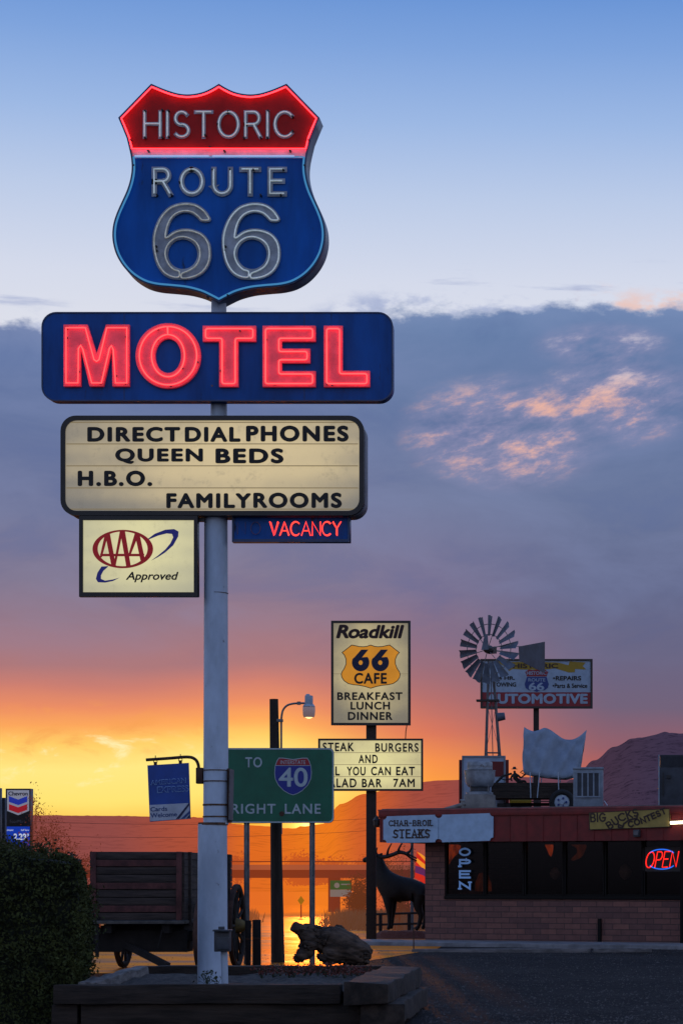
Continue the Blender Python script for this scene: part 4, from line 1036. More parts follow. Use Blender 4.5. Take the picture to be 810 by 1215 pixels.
m = MB(); m.box(((wx0 + wx1) / 2, YW + .04, (wz0 + wz1) / 2), (wx1 - wx0 - .05, .03, wz1 - wz0 - .04)); m.build('lining', MATS['wagon_dark'], wg)  # dark panel added to stop sky showing through the plank gaps
m = MB(); m.box(((wx0 + wx1) / 2, YW + LW / 2, wz0 - .24), (wx1 - wx0 - .1, LW - .8, .30)); m.box(((wx0 + wx1) / 2, YW + .5, wz0 - .33), (wx1 - wx0 + .06, .5, .34)); m.build('under_box', MATS['wagon_dark'], wg, bevel=.01)  # dark block added to close the see-through space under the bed
m = MB(); m.box(((wx0 + wx1) / 2, YW + LW, (wz0 + wz1) / 2), (wx1 - wx0, .04, wz1 - wz0)); m.build('front_board', MATS['wagon_wood'], wg)
m = MB(); m.box(((wx0 + wx1) / 2, YW + LW / 2 - .05, wz0 - .03), (wx1 - wx0 + .10, LW + .1, .05)); m.build('bed', MATS['wagon_pale'], wg, bevel=.006)
m = MB()
cx = (wx0 + wx1) / 2
for x in (cx - .45, cx + .45): m.box((x, YW + LW / 2, wz0 - .13), (.12, LW, .14))
for y in (YW + .45, YW + 3.4):
    m.box((cx, y, wz0 - .26), (1.5, .22, .16)); m.box((cx, y, .62 if y < YW + 2 else .70), (1.62, .16, .16))
    m.box((cx, y, .80), (.9, .12, .16))
m.bar((cx, YW + .3, .66), (cx, YW + 3.6, .70), .10, .12)
m.bar((cx - .5, YW + .45, .60), (cx + .55, YW - .3, .17), .08, .10); m.bar((cx - .62, YW + .4, .62), (cx - .75, YW + .5, wz0 - .1), .06, .06)
m.bar((cx - .6, YW - .05, .95), (cx - .6, YW - .05, .30), .04, .05); m.bar((cx + .4, YW - .02, .72), (cx + .33, YW - .02, .44), .02, .02)
m.build('running_gear', MATS['wagon_dark'], wg)
def wagon_wheel(x, y, R, sgn):
    c = Vector((x, y, R + .02))
    m = MB(); m.torus(c, (1, 0, 0), R - .045, .045, 48, 8, 1.0)
    for k in range(14):
        t = 2 * math.pi * k / 14; d = Vector((0, math.cos(t), math.sin(t)))
        m.cyl(c + d * .10 - Vector((.03 * sgn, 0, 0)), c + d * (R - .07), .030, .022, 8)
    wh = m.build('wheel', MATS['wagon_dark'], wg, sm=True)
    m = MB(); m.torus(c, (1, 0, 0), R, .012, 48, 6, 3.6); m.build('tyre', MATS['iron_rust'], wh, sm=True)
    m = MB(); m.lathe(c + Vector((-.16 * sgn, 0, 0)), [(.075, 0), (.12, .04), (.135, .16), (.11, .24), (.075, .30), (.06, .40), (.03, .41)], 20, (sgn, 0, 0)); m.build('hub', MATS['hub_yellow'], wh, sm=True)
xrw = wpx(281, 39.4)
wagon_wheel(xrw, YW + 3.4, .70, 1); wagon_wheel(2 * cx - xrw, YW + 3.4, .70, -1)
wagon_wheel(xrw - .02, YW + .45, .62, 1); wagon_wheel(2 * cx - xrw + .02, YW + .45, .62, -1)

# upright boards beside the wheel
for i, (xa, xb, yt, lab) in enumerate(((291.5, 297.5, 1092, 'short grey upright board against the hub of the tall wagon wheel'), (299.8, 309.5, 1091, 'wider dark upright board standing right of the tall wagon wheel'))):
    YB = 39.0; c = at((xa + xb) / 2, 1, YB)
    t = thing('upright_board', lab, 'board', (c.x, YB, 0), 0)
    m = MB(); z1 = at(0, yt, YB).z; m.box((c.x, YB, z1 / 2), ((xb - xa) * YB / F, .06, z1), jit=.008); m.build('plank', MATS['wagon_dark'], t, bevel=.006)
    m = MB(); m.box((c.x, YB - .036, z1 * .62), ((xb - xa) * YB / F * .8, .012, .03)); m.build('strap', MATS['iron_rust'], t)

# ================================================================== street lamp on a timber pole
YL = 41.9
pt_ = at(325, 829.5, YL); pb = at(330, 1150, YL)
sl_ = thing('street_lamp', 'dark wooden pole with small glass lamp on bent pipe arm, behind the green sign', 'street lamp', (pb.x, YL, 0))
m = MB(); m.cyl((pb.x, YL, -.3), pt_, 8.2 * YL / F, 5.2 * YL / F, 20)
for v in m.bm.verts: v.co += Vector((mnoise.noise(v.co * 3) * .006, 0, 0))
pl_ = m.build('pole', MATS['wood_pole'], sl_, sm=True)
TL_ = (160, 810, 3.115)
q = lambda x, y: zm([(x, y)], *TL_)[0]
armp = [at(*q(541, 560), YL), at(*q(541, 300), YL), at(*q(541, 160), YL)] + catmull([at(*q(541, 135), YL), at(*q(546, 105), YL), at(*q(560, 86), YL), at(*q(582, 78), YL), at(*q(612, 76), YL), at(*q(628, 76), YL)], k=5)
tube('arm', [(armp, False, None)], .019, MATS['galvanised'], sl_)
m = MB(); c = at(*q(536, 140), YL); m.box(c, (.10, .12, .05)); m.box(at(*q(606, 76), YL), (.06, .05, .06)); m.build('bracket', MATS['galvanised'], sl_)
hc = at(*q(643, 84), YL); s_ = YL / F / 3.115
m = MB(); m.box(hc + Vector((0, 0, 18 * s_)), (26 * s_, .16, 36 * s_)); m.lathe(hc + Vector((0, 0, -6 * s_)), [(23 * s_, 0), (22 * s_, 4 * s_), (16 * s_, 12 * s_)], 20); m.cyl(hc + Vector((-4 * s_, 0, 36 * s_)), hc + Vector((-4 * s_, 0, 42 * s_)), .04, .035, 14)
hd = m.build('lamp_head', MATS['rim_paint'], sl_, bevel=.008)
m = MB()
prof = [(23 * s_, -7 * s_), (23.5 * s_, -18 * s_), (22 * s_, -36 * s_), (19 * s_, -44 * s_)]
m.lathe(hc, prof[::-1], 20); m.build('lens', MATS['lamp_glass'], hd, sm=True)
m = MB(); m.lathe(hc, [(6 * s_, -48.5 * s_), (9 * s_, -46.5 * s_), (15 * s_, -44.2 * s_)], 12); m.build('bulb', MATS['lamp_bulb'], hd, sm=True)

# ================================================================== green highway guide sign
YH = 40.8
PH = plane_y(YH)
hs = thing('highway_sign', 'green guide sign with red and blue interstate shield on two thin posts', 'road sign', (wpx(330, YH), YH, 0))
TH = (255, 880, 5.4)
pn = plate('panel', [rr(263, 887.5, 396, 976.5, 6)], PH, -.02, 0, MATS['sign_green'], hs)
plate('border', [rr(263.3, 887.8, 395.7, 976.2, 6), rr(264.8, 889.3, 394.2, 974.7, 5)], PH, .001, .004, MATS['sign_white'], pn)
for s, qd in (('TO', (195, 99, 302, 165)), ('RIGHT', (108, 398, 389, 462)), ('LANE', (448, 398, 677, 462))):
    (x0, y0), (x1, y1) = zm([(qd[0], qd[1]), (qd[2], qd[3])], *TH)
    text('legend', s, (x0, y0, x1, y1), PH, .001, .004, MATS['sign_white'], pn, bold=.016, space=1.15)
half = zm([(500, 112), (470, 108), (440, 103), (408, 103), (396, 122), (384, 155), (380, 200), (385, 240), (405, 280), (440, 315), (472, 334), (500, 343)], *TH)
IS = closed_shield(half, 255 + 500 / 5.4)
shd = plate('route_shield', [IS], PH, .001, .005, MATS['sign_white'], pn)
ii = inset(IS, .8)
yc = 880 + 151 / 5.4
plate('shield_top', [split_top(ii, yc)], PH, .0055, .008, MATS['shield_sign_red'], shd)
plate('shield_field', [split_bot(ii, yc + .7)], PH, .0055, .008, MATS['shield_sign_blue'], shd)
(x0, y0), (x1, y1) = zm([(420, 120), (580, 144)], *TH); text('legend', 'INTERSTATE', (x0, y0, x1, y1), PH, .0085, .002, MATS['sign_white'], shd, bold=.0)
(x0, y0), (x1, y1) = zm([(408, 166), (594, 290)], *TH); text('route_number', '40', (x0, y0, x1, y1), PH, .0085, .002, MATS['sign_white'], shd, bold=.014)
m = MB()
c = PH.pt(255 + 428 / 5.4, 880 + 462 / 5.4, .003); m.lathe(c, [(.045, 0), (.04, .004), (.02, .006)], 14, (0, -1, 0)); m.build('rust_spot', MATS['iron_rust'], pn)
for px in (291.8, 369.5):
    x = wpx(px, YH); m = MB(); m.box((x, YH + .06, 1.35), (.032, .07, 2.8)); m.box((x - .032, YH + .085, 1.35), (.034, .008, 2.8)); m.box((x + .032, YH + .085, 1.35), (.034, .008, 2.8))
    m.build('post', MATS['galvanised'], hs)

# ================================================================== driftwood stump
YD = 38.2
def dp(px, py, dy=0.0): return at(px, py, YD + dy)
k_ = YD / F
dw = thing('driftwood_stump', 'gnarled weathered stump with a sawn limb lying in front of the road', 'stump', (wpx(395, YD), YD, 0))
vs = [(dp(353, 1099, -.1), 6.5 * k_, 7.5 * k_), (dp(366, 1106), 10 * k_, 12 * k_), (dp(380, 1114), 14 * k_, 16 * k_), (dp(396, 1121), 18 * k_, 22 * k_), (dp(413, 1127), 18 * k_, 20 * k_), (dp(430, 1133), 13 * k_, 16 * k_), (dp(440, 1137), 10 * k_, 13 * k_),
      (dp(369, 1119, -.1), 12 * k_, 12 * k_), (dp(362, 1130, -.15), 10 * k_, 10 * k_), (dp(350, 1141, -.2), 6 * k_, 7 * k_), (dp(402, 1107, .25), 9 * k_, 10 * k_), (dp(414, 1111, .3), 6 * k_, 6 * k_), (dp(424, 1117, .1), 5 * k_, 6 * k_), (dp(387, 1135, -.1), 11 * k_, 12 * k_), (dp(380, 1141, -.1), 7 * k_, 8 * k_), (dp(386, 1105, .2), 6 * k_, 5 * k_)]
st = skin('trunk', vs, [(0, 1), (1, 2), (2, 3), (3, 4), (4, 5), (5, 6), (1, 7), (7, 8), (8, 9), (3, 10), (10, 11), (11, 12), (3, 13), (13, 14), (2, 15)], MATS['driftwood'], dw, 4, 3)
axd = (dp(439, 1138) - dp(366, 1108)).normalized()                        # grain runs along the log
for v in st.data.vertices:
    p = v.co; al = p.dot(axd); ac_ = p - axd * al
    d = mnoise.noise(Vector((al * 1.6, ac_.x * 5 + ac_.y * 4, ac_.z * 9))) * .05 + abs(mnoise.noise(Vector((al * .8 + 4, ac_.y * 13, ac_.z * 17)))) * -.045 + mnoise.noise(Vector((al * 3, p.y * 3, p.z * 4))) * .03
    v.co += v.normal * d
m = MB()
a = dp(351.5, 1100.5, -.12); b = dp(366, 1108, 0); m.cyl(a - (b - a).normalized() * .06, b, 6.6 * k_, 8.4 * k_, 14)
for v in m.bm.verts: v.co += Vector([mnoise.noise(v.co * 9 + Vector((3 * i, 0, 0))) * .02 for i in range(3)])
m.build('sawn_limb', MATS['driftwood'], dw, bevel=.01)

# ================================================================== cafe sign on its post
YC = 58.0
PCF = plane_y(YC)
cf = thing('cafe_sign', 'lit cream cafe sign with orange shield above a steak marquee on one post', 'sign', (wpx(439, YC), YC, 0))
m = MB(); xc = wpx(439.2, YC); m.box((xc, YC + .2, 3.3), (.235, .235, 6.9)); m.build('post', MATS['cafe_post'], cf, bevel=.02)
cab = plate('upper_cabinet', [rect(394, 738, 485, 859)], PCF, -.0, -.0 - .38, MATS['dark_frame'], cf)
plate('frame', [rect(392.6, 736.4, 486.6, 860.6), rect(395.4, 739.3, 483.8, 857.6)], PCF, -.05, .035, MATS['dark_frame'], cab)
plate('sign_face', [rect(395, 739, 484, 858)], PCF, .002, .008, MATS['cafe_face'], cab)
TR = (385, 730, 7.364)
def zq(x0, y0, x1, y1, T): (a, b), (c, d) = zm([(x0, y0), (x1, y1)], *T); return (a, b, c, d)
xx = zm([(0, 510), (0, 514)], *TR); plate('face_seam', [rect(395.5, xx[0][1], 483.6, xx[1][1])], PCF, .0085, .0095, MATS['marquee_track'], cab)
half = zm([(402, 257), (370, 268), (340, 272), (300, 270), (265, 262), (235, 257), (148, 325), (170, 350), (184, 385), (184, 425), (168, 465), (150, 490), (142, 515), (148, 545), (168, 575), (205, 600), (250, 610), (300, 615), (350, 625), (402, 641)], *TR)
CS = closed_shield(half, 385 + 402 / 7.364)
se = plate('cafe_emblem', [CS], PCF, .010, .013, MATS['letter_black'], cab)
plate('emblem_field', [inset(CS, .9)], PCF, .0135, .017, MATS['cafe_orange'], se)
for cx6, tx in ((314, 0), (485, 171)):
    o = ell(cx6, 412, 76, 78, 40, -150, 100)
    six = [(cx6 + 68, 300), (cx6 + 5, 300), (cx6 - 52, 365)] + ell(cx6, 412, 76, 78, 36, 205, -38)[0:] + [(cx6 + 12, 368)]
    plate('numeral', [zm(six, *TR), zm(ell(cx6, 414, 18, 20, 20), *TR)], PCF, .0175, .021, MATS['letter_navy'], se)
text('cafe_letters', 'CAFE', zq(258, 503, 543, 600, TR), PCF, .0175, .004, MATS['letter_black'], se, bold=.032, space=1.1)
text('script_letters', 'R', zq(100, 82, 212, 202, TR), PCF, .010, .004, MATS['letter_maroon'], cab, bold=.045, shear=.22)
text('script_letters', 'oadkill', zq(205, 84, 695, 204, TR), PCF, .010, .004, MATS['letter_maroon'], cab, bold=.042, shear=.22)
for s, qd in (('BREAKFAST', (110, 672, 680, 742)), ('LUNCH', (226, 755, 570, 826)), ('DINNER', (203, 845, 592, 916))):
    text('menu_letters', s, zq(*qd, TR), PCF, .010, .004, MATS['letter_black'], cab, bold=.034, space=1.14)
lc_ = plate('lower_cabinet', [rect(379, 878, 499.5, 936.5)], PCF, -.36, 0, MATS['dark_frame'], cf)
plate('frame', [rect(377.3, 876.3, 501.4, 938.4), rect(379.6, 878.6, 499.2, 936)], PCF, -.05, .035, MATS['dark_frame'], lc_)
lf = plate('marquee_face', [rect(379.3, 878.3, 499.6, 936.3)], PCF, .002, .008, MATS['cafe_face_bright'], lc_)
TS = (360, 720, 5.0625)
for y in (876, 948, 1020): yy = 720 + y / 5.0625; plate('letter_track', [rect(380, yy - .3, 499, yy + .3)], PCF, .0085, .010, MATS['marquee_track'], lf)
for s, qd in (('STEAK', (115, 815, 303, 869)), ('BURGERS', (430, 818, 690, 872)), ('AND', (330, 888, 445, 940)), ('ALL', (108, 958, 218, 1014)), ('YOU', (260, 960, 372, 1014)), ('CAN', (405, 960, 524, 1013)), ('EAT', (555, 960, 668, 1013)), ('SALAD', (118, 1030, 318, 1086)), ('BAR', (350, 1032, 470, 1085)), ('7AM', (538, 1032, 667, 1084))):
    text('message_letters', s, zq(*qd, TS), PCF, .0105, .004, MATS['letter_black'], lf, bold=.028, space=1.18)
tube('cable', [([at(482.5, 860, YC + .1), at(481.2, 868, YC + .1), at(480.8, 877, YC + .1)], False, None)], .012, MATS['cafe_post'], cf)

# ================================================================== elk statue
YE = 59.5
ke = YE / F
def ep(px, py, dy=0.0): return at(px, py, YE + dy)
mound = MB()
elk = thing('elk_statue', 'dark life-size elk statue with branching antlers standing left of the brick corner', 'statue', (wpx(475, YE), YE, .2))
ev = [(ep(429.6, 1021.5), 2.4, 2.4), (ep(434.5, 1020), 3.2, 3.0), (ep(441, 1017.5), 4.4, 4.2), (ep(446, 1021), 6.6, 6.0), (ep(449, 1030), 9.4, 8), (ep(454, 1041), 12.5, 10.5), (ep(462, 1050.5), 13.8, 12), (ep(476, 1055.5), 13.2, 13.5), (ep(489, 1055), 12.2, 12.5), (ep(499, 1054), 10.5, 10.5), (ep(505.5, 1057), 5.5, 6.5), (ep(507.5, 1062), 1.6, 1.8)]
ee = [(i, i + 1) for i in range(11)]
def leg(root, pts):
    k = root
    for x, y, dy, r in pts:
        ev.append((ep(x, y, dy), r, r * 1.1)); ee.append((k, len(ev) - 1)); k = len(ev) - 1
leg(6, [(460, 1064, -.17, 6.5), (461, 1075, -.19, 4.2), (462, 1087, -.19, 2.4), (461.5, 1099, -.19, 1.8), (460, 1103.6, -.20, 2.3)])
leg(6, [(464, 1064, .17, 6.5), (466, 1075, .19, 4.0), (465.5, 1087, .19, 2.3), (464.5, 1098, .19, 1.8), (463, 1102.5, .18, 2.3)])
leg(9, [(498, 1064, -.16, 7.5), (494.5, 1074, -.18, 5.2), (499.5, 1086, -.19, 2.8), (496.5, 1099, -.19, 2.0), (492.5, 1103.6, -.20, 2.6)])
leg(9, [(502, 1064, .16, 7.5), (499.5, 1074, .18, 5.0), (505, 1085, .19, 2.7), (503, 1098, .19, 1.9), (500.5, 1102.8, .18, 2.5)])
leg(3, [(450.5, 1015, -.10, 1.8), (453.5, 1012.5, -.18, .8)]); leg(3, [(450.5, 1015, .10, 1.8), (453.5, 1012.5, .18, .8)])
skin('body', [(v, a * ke * 1.2, b * ke * 1.2) for v, a, b in ev], ee, MATS['elk_bronze'], elk, 2, 6)
for sg, off, nm in ((-1, 0, 'antler'), (1, 3.0, 'antler')):
    y0_, y1_ = sg * .07, sg * .42
    B = [(446, 1014, y0_), (450, 1016.5, sg * .12), (458, 1016.8 - off * .3, sg * .24), (466, 1014.5 - off * .4, sg * .34), (474, 1012 - off * .5, sg * .42), (481, 1013.5 - off * .5, sg * .42), (487, 1018 - off, sg * .36), (494, 1021.5 - off, sg * .28)]
    beam = catmull([ep(*b) for b in B], k=5); nb = len(beam)
    polys = [(beam, False, [1.5 - 1.0 * i / nb for i in range(nb)])]
    for tin_ in ([(447.5, 1015.5, y0_), (446, 1011, sg * .13), (447.5, 1005.5, sg * .16)], [(449.5, 1016, sg * .1), (444, 1014, sg * .16), (440, 1009, sg * .18)], [(459, 1016.3 - off * .3, sg * .25), (460.5, 1008, sg * .30), (464.5, 1000.5, sg * .32)], [(472, 1012.5 - off * .5, sg * .4), (473.5, 1006, sg * .44), (478.5, 997.5, sg * .42)], [(482, 1014 - off * .5, sg * .42), (486.5, 1009, sg * .45), (489.5, 1000.5, sg * .42)]):
        pp = catmull([ep(*b) for b in tin_], k=5); polys.append((pp, False, [1.1 - .85 * i / len(pp) for i in range(len(pp))]))
    tube(nm, polys, .037, MATS['elk_bronze'], elk)
V = []; Fc = []
nx, ny = 40, 14
for j in range(ny + 1):
    for i in range(nx + 1):
        x = wpx(433, YE) + (wpx(520, YE) - wpx(433, YE)) * i / nx; y = YE - 1.0 + 2.2 * j / ny
        e = min(1, 4 * i / nx, 4 * (1 - i / nx)) * min(1, 4 * j / ny, 4 * (1 - j / ny)); e = e * e * (3 - 2 * e)
        V.append((x, y, -.02 + e * (.21 + .03 * mnoise.noise((x * 2, y * 2, 0)))))
for j in range(ny):
    for i in range(nx): Fc.append((j * (nx + 1) + i, j * (nx + 1) + i + 1, (j + 1) * (nx + 1) + i + 1, (j + 1) * (nx + 1) + i))
props(pymesh('terrain', V, Fc, MATS['dirt'], sm=True), kind='structure')
# rail fence behind
YR = 62.0
rf = thing('rail_fence', 'low dark two-rail fence running behind the elk statue', 'fence', (wpx(470, YR), YR, 0))
for py, pr in ((1085.5, 1083), (1098, 1095.5)):
    m = MB(); m.bar(at(434, py - .4, YR), at(506, pr, YR - .6), .05, .06); m.build('rail', MATS['rail_wood'], rf, bevel=.015)
for px in (452, 487):
    m = MB(); c = at(px, 1083, YR); m.box((c.x, YR + .05 - (px - 424) / 82 * .6, c.z / 2 - .09), (.09, .09, c.z + .12)); m.build('post', MATS['rail_wood'], rf, bevel=.015)
# rayed flag on a pole beside the building
YG = 63.0
PG = plane_y(YG)
fg = thing('rayed_flag', 'flag with red and yellow rays on a thin pole behind the elk', 'flag', (wpx(488.5, YG), YG, 0))
m = MB(); m.cyl((wpx(488.5, YG), YG + .03, 0), at(488.5, 996, YG + .03), .045, .04, 12); m.build('pole', MATS['weathered_steel'], fg, sm=True)
TG = (415, 985, 7.364)
neon_like = lambda n, c, s: pmat(n, c, .8, emit=c, es=s)
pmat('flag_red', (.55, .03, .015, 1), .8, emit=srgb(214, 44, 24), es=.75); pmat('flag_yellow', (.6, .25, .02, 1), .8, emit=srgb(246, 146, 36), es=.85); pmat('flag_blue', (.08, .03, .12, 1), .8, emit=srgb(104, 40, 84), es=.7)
fl = plate('cloth', [zm([(582, 180), (850, 380), (820, 560), (565, 418), (570, 320)], *TG)], PG, -.012, -.008, MATS['flag_red'], fg)
plate('ray', [zm([(583, 190), (620, 206), (800, 350), (790, 372), (700, 320)], *TG)], PG, -.0075, -.004, MATS['flag_yellow'], fl)
plate('ray', [zm([(579, 240), (700, 335), (780, 410), (770, 430), (690, 390), (578, 275)], *TG)], PG, -.0075, -.0045, MATS['flag_yellow'], fl)
plate('lower_band', [zm([(571, 310), (640, 330), (800, 470), (790, 520), (640, 395), (568, 370)], *TG)], PG, -.0075, -.0035, MATS['flag_blue'], fl)

# ================================================================== steakhouse building
YA = math.radians(23)
sb = 1.4 * F / 71.0
P0 = Vector((wpx(504, sb), sb, 0.0))
FPl = Pl((P0.x, P0.y, 0), YA)
bu = thing('steakhouse', 'low brick roadside restaurant with red metal fascia and dark window band', 'building', P0, -YA)
def B(s, d, z): return P0 + FPl.u * s + FPl.n * d + Vector((0, 0, z))
def bbox(m, s0, s1, d0, d1, z0, z1): return m.box(B((s0 + s1) / 2, (d0 + d1) / 2, (z0 + z1) / 2), (abs(s1 - s0), abs(d1 - d0), abs(z1 - z0)), rz=-YA)
def fs(px, py=1060, d=0.0): return (FPl.pt(px, py, d) - P0).dot(FPl.u)
def fz(px, py, d=0.0): return FPl.pt(px, py, d).z
L_, DEP = 15.0, 7.0
zs = fz(600, 1066); zt = 2.52
s_w0 = fs(527)
m = MB()
bbox(m, 0, s_w0, -.22, 0, .0, zt); bbox(m, s_w0, L_, -.22, -.004, .0, zs - .02)
bbox(m, 0, .22, -DEP, -.221, 0, zt); bbox(m, .222, L_ - .222, -DEP, -DEP + .2, 0, zt); bbox(m, L_ - .22, L_, -DEP, -.221, 0, zt)
bbox(m, 0.002, L_ - .002, -DEP + .002, -.02, zt + .001, 3.05)
walls = m.build('wall', MATS['slump_brick'], bu)
m = MB(); bbox(m, .3, L_ - .3, -DEP + .3, -.3, .02, .06); bbox(m, .3, L_ - .3, -4.6, -4.5, .05, 2.5); m.build('interior_floor', MATS['interior'], bu)
m = MB(); bbox(m, -.9, L_ + .6, -DEP - .3, .45, 3.06, 3.16); rfm = m.build('roof', MATS['roof_top'], bu)
zf0 = fz(520, 999, .5); zf1 = fz(520, 961.5, .5); s_f0 = fs(450.5, 980, .5)
m = MB(); bbox(m, s_f0, L_ + .8, .47, .50, zf0, zf1 - .14)
x = s_f0
while x < L_ + .8: bbox(m, x, x + .018, .5, .512, zf0 + .002, zf1 - .142); x += .42
bbox(m, s_f0, s_f0 + .03, -DEP - .3, .469, zf0, zf1 - .14); bbox(m, s_f0 + .031, L_ + .8, .0, .469, zf0 + .01, zf0 + .03)
fa = m.build('fascia', MATS['roof_red'], bu)
m = MB(); bbox(m, s_f0 - .02, L_ + .82, .46, .535, zf1 - .138, zf1); bbox(m, s_f0 - .02, s_f0 + .05, -DEP - .3, .459, zf1 - .138, zf1); m.build('fascia_cap', MATS['roof_red'], fa, bevel=.008)
m = MB(); bbox(m, s_f0 - .03, L_ + .83, .40, .545, zf1 + .001, zf1 + .035); m.build('drip_edge', MATS['roof_trim'], fa)
# windows
mull = [527, 574, 621, 668, 716, 762, 808]
ed = [fs(p) for p in mull]; wst = ed[-1] - ed[-2]
while ed[-1] + wst < L_ - .3: ed.append(ed[-1] + wst)
m = MB(); bbox(m, s_w0, L_ - .23, -.2, .03, zs - .018, zs + .05); m.build('window_sill', MATS['dark_trim'], bu, bevel=.006)
for i in range(len(ed) - 1):
    m = MB()
    for s_ in (ed[i] + .025, ed[i + 1] - .025): bbox(m, s_ - .018, s_ + .018, -.12, -.02, zs + .051, zt)
    bbox(m, ed[i] + .05, ed[i + 1] - .05, -.118, -.022, zt - .05, zt - .001); bbox(m, ed[i] + .05, ed[i + 1] - .05, -.118, -.022, zs + .0515, zs + .10)
    wn_ = m.build('window', MATS['dark_trim'], bu)
    m = MB(); bbox(m, ed[i] + .05, ed[i + 1] - .05, -.074, -.068, zs + .101, zt - .051); m.build('pane', MATS['window_glass'], wn_)
m = MB(); s_ = fs(809.5, 1060, .35); bbox(m, s_ - .05, s_ + .05, .30, .40, .1, zf0); m.build('porch_post', MATS['dark_trim'], bu)
m = MB(); s_ = fs(710.5, 1100, .05); bbox(m, s_ - .035, s_ + .035, .004, .07, .1, fz(710, 1090)); m.build('standpipe', MATS['dark_trim'], bu)
# things seen inside
def inside_lamp(px, py, d, r, hh, mat, label):
    c = FPl.pt(px, py, d); t = thing('pendant_lamp', label, 'lamp', c, 0)
    m = MB(); m.lathe(c, [(r, 0), (r * .97, hh * .25), (r * .82, hh * .55), (r * .52, hh * .82), (r * .16, hh), (r * .12, hh * 1.06)], 20); m.build('lamp_shade', MATS[mat], t, sm=True)
    top_ = Vector((c.x, c.y, zt)); tube('cord', [([c + Vector((0, 0, hh)), top_], False, None)], .008, MATS['dark_trim'], t)
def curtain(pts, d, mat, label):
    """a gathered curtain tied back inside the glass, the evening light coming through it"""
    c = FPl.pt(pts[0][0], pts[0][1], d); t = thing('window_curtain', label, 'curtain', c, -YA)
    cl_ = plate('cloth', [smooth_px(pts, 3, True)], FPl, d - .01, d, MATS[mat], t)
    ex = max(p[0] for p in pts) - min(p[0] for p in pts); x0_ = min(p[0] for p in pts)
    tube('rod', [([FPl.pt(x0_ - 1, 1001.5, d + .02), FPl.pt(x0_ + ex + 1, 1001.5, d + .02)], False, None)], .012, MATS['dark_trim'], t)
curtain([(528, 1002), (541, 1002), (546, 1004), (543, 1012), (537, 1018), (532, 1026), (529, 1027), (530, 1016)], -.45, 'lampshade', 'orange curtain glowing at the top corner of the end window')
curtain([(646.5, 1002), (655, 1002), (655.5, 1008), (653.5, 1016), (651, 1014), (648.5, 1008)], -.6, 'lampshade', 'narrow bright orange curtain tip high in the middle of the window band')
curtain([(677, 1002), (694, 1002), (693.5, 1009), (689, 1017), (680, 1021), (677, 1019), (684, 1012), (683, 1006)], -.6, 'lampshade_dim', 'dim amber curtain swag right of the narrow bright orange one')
c = FPl.pt(573, 1060, -1.1); tl_ = thing('table_lamp', 'low amber glow of a table lamp in the second window bay', 'lamp', c)  # glowing lamp shape added for an amber patch, no lamp known here
m = MB(); m.lathe(c + Vector((0, 0, .05)), [(.20, 0), (.19, .2), (.10, .42), (.03, .44)], 18); m.build('lamp_shade', MATS['lampshade_dim'], tl_, sm=True)
m = MB(); m.lathe(c - Vector((0, 0, .35)), [(.12, 0), (.04, .05), (.03, .41)], 14); m.build('base', MATS['dark_trim'], tl_, sm=True)
def booth(px, d, wd, hh, mat, label):
    c = FPl.pt(px, 1060, d); s_ = (c - P0).dot(FPl.u)
    t = thing('dining_booth', label, 'booth', B(s_, d, .06), -YA)
    m = MB(); bbox(m, s_ - wd / 2, s_ + wd / 2, d - .06, d + .06, .06, hh); m.build('backrest', MATS[mat], t, bevel=.04)
    m = MB(); bbox(m, s_ - wd / 2, s_ + wd / 2, d - .60, d - .061, .06, .50); m.build('seat', MATS[mat], t, bevel=.04)
booth(560, -1.4, .9, 1.30, 'interior_light', 'booth seat inside the window beside the hanging letters')
booth(612, -1.0, 1.0, 1.22, 'interior', 'dark booth seat inside the third window bay')
booth(640, -1.8, .9, 1.24, 'interior', 'booth seat inside below the narrow orange lamp')
booth(700, -1.4, .9, 1.24, 'interior', 'booth seat inside the window below the painted yellow board')
for px, py, d, r, lab in ((658, 1036, -1.0, .16, 'small round paper ornament hanging inside the glass left of the neon'), (741, 1034, -1.1, .2, 'pale tipped ornament hanging inside the glass beside the neon')):
    c = FPl.pt(px, py, d); t = thing('hanging_ornament', lab, 'ornament', c)
    m = MB(); m.lathe(c - Vector((0, 0, r)), [(.02, 0), (r * .6, r * .4), (r * .8, r), (r * .5, r * 1.6), (.02, r * 1.9)], 14); m.build('paper_globe', MATS['interior_light'], t, sm=True)
    tube('string', [([c + Vector((0, 0, r * .9)), Vector((c.x, c.y, zt))], False, None)], .005, MATS['dark_trim'], t)

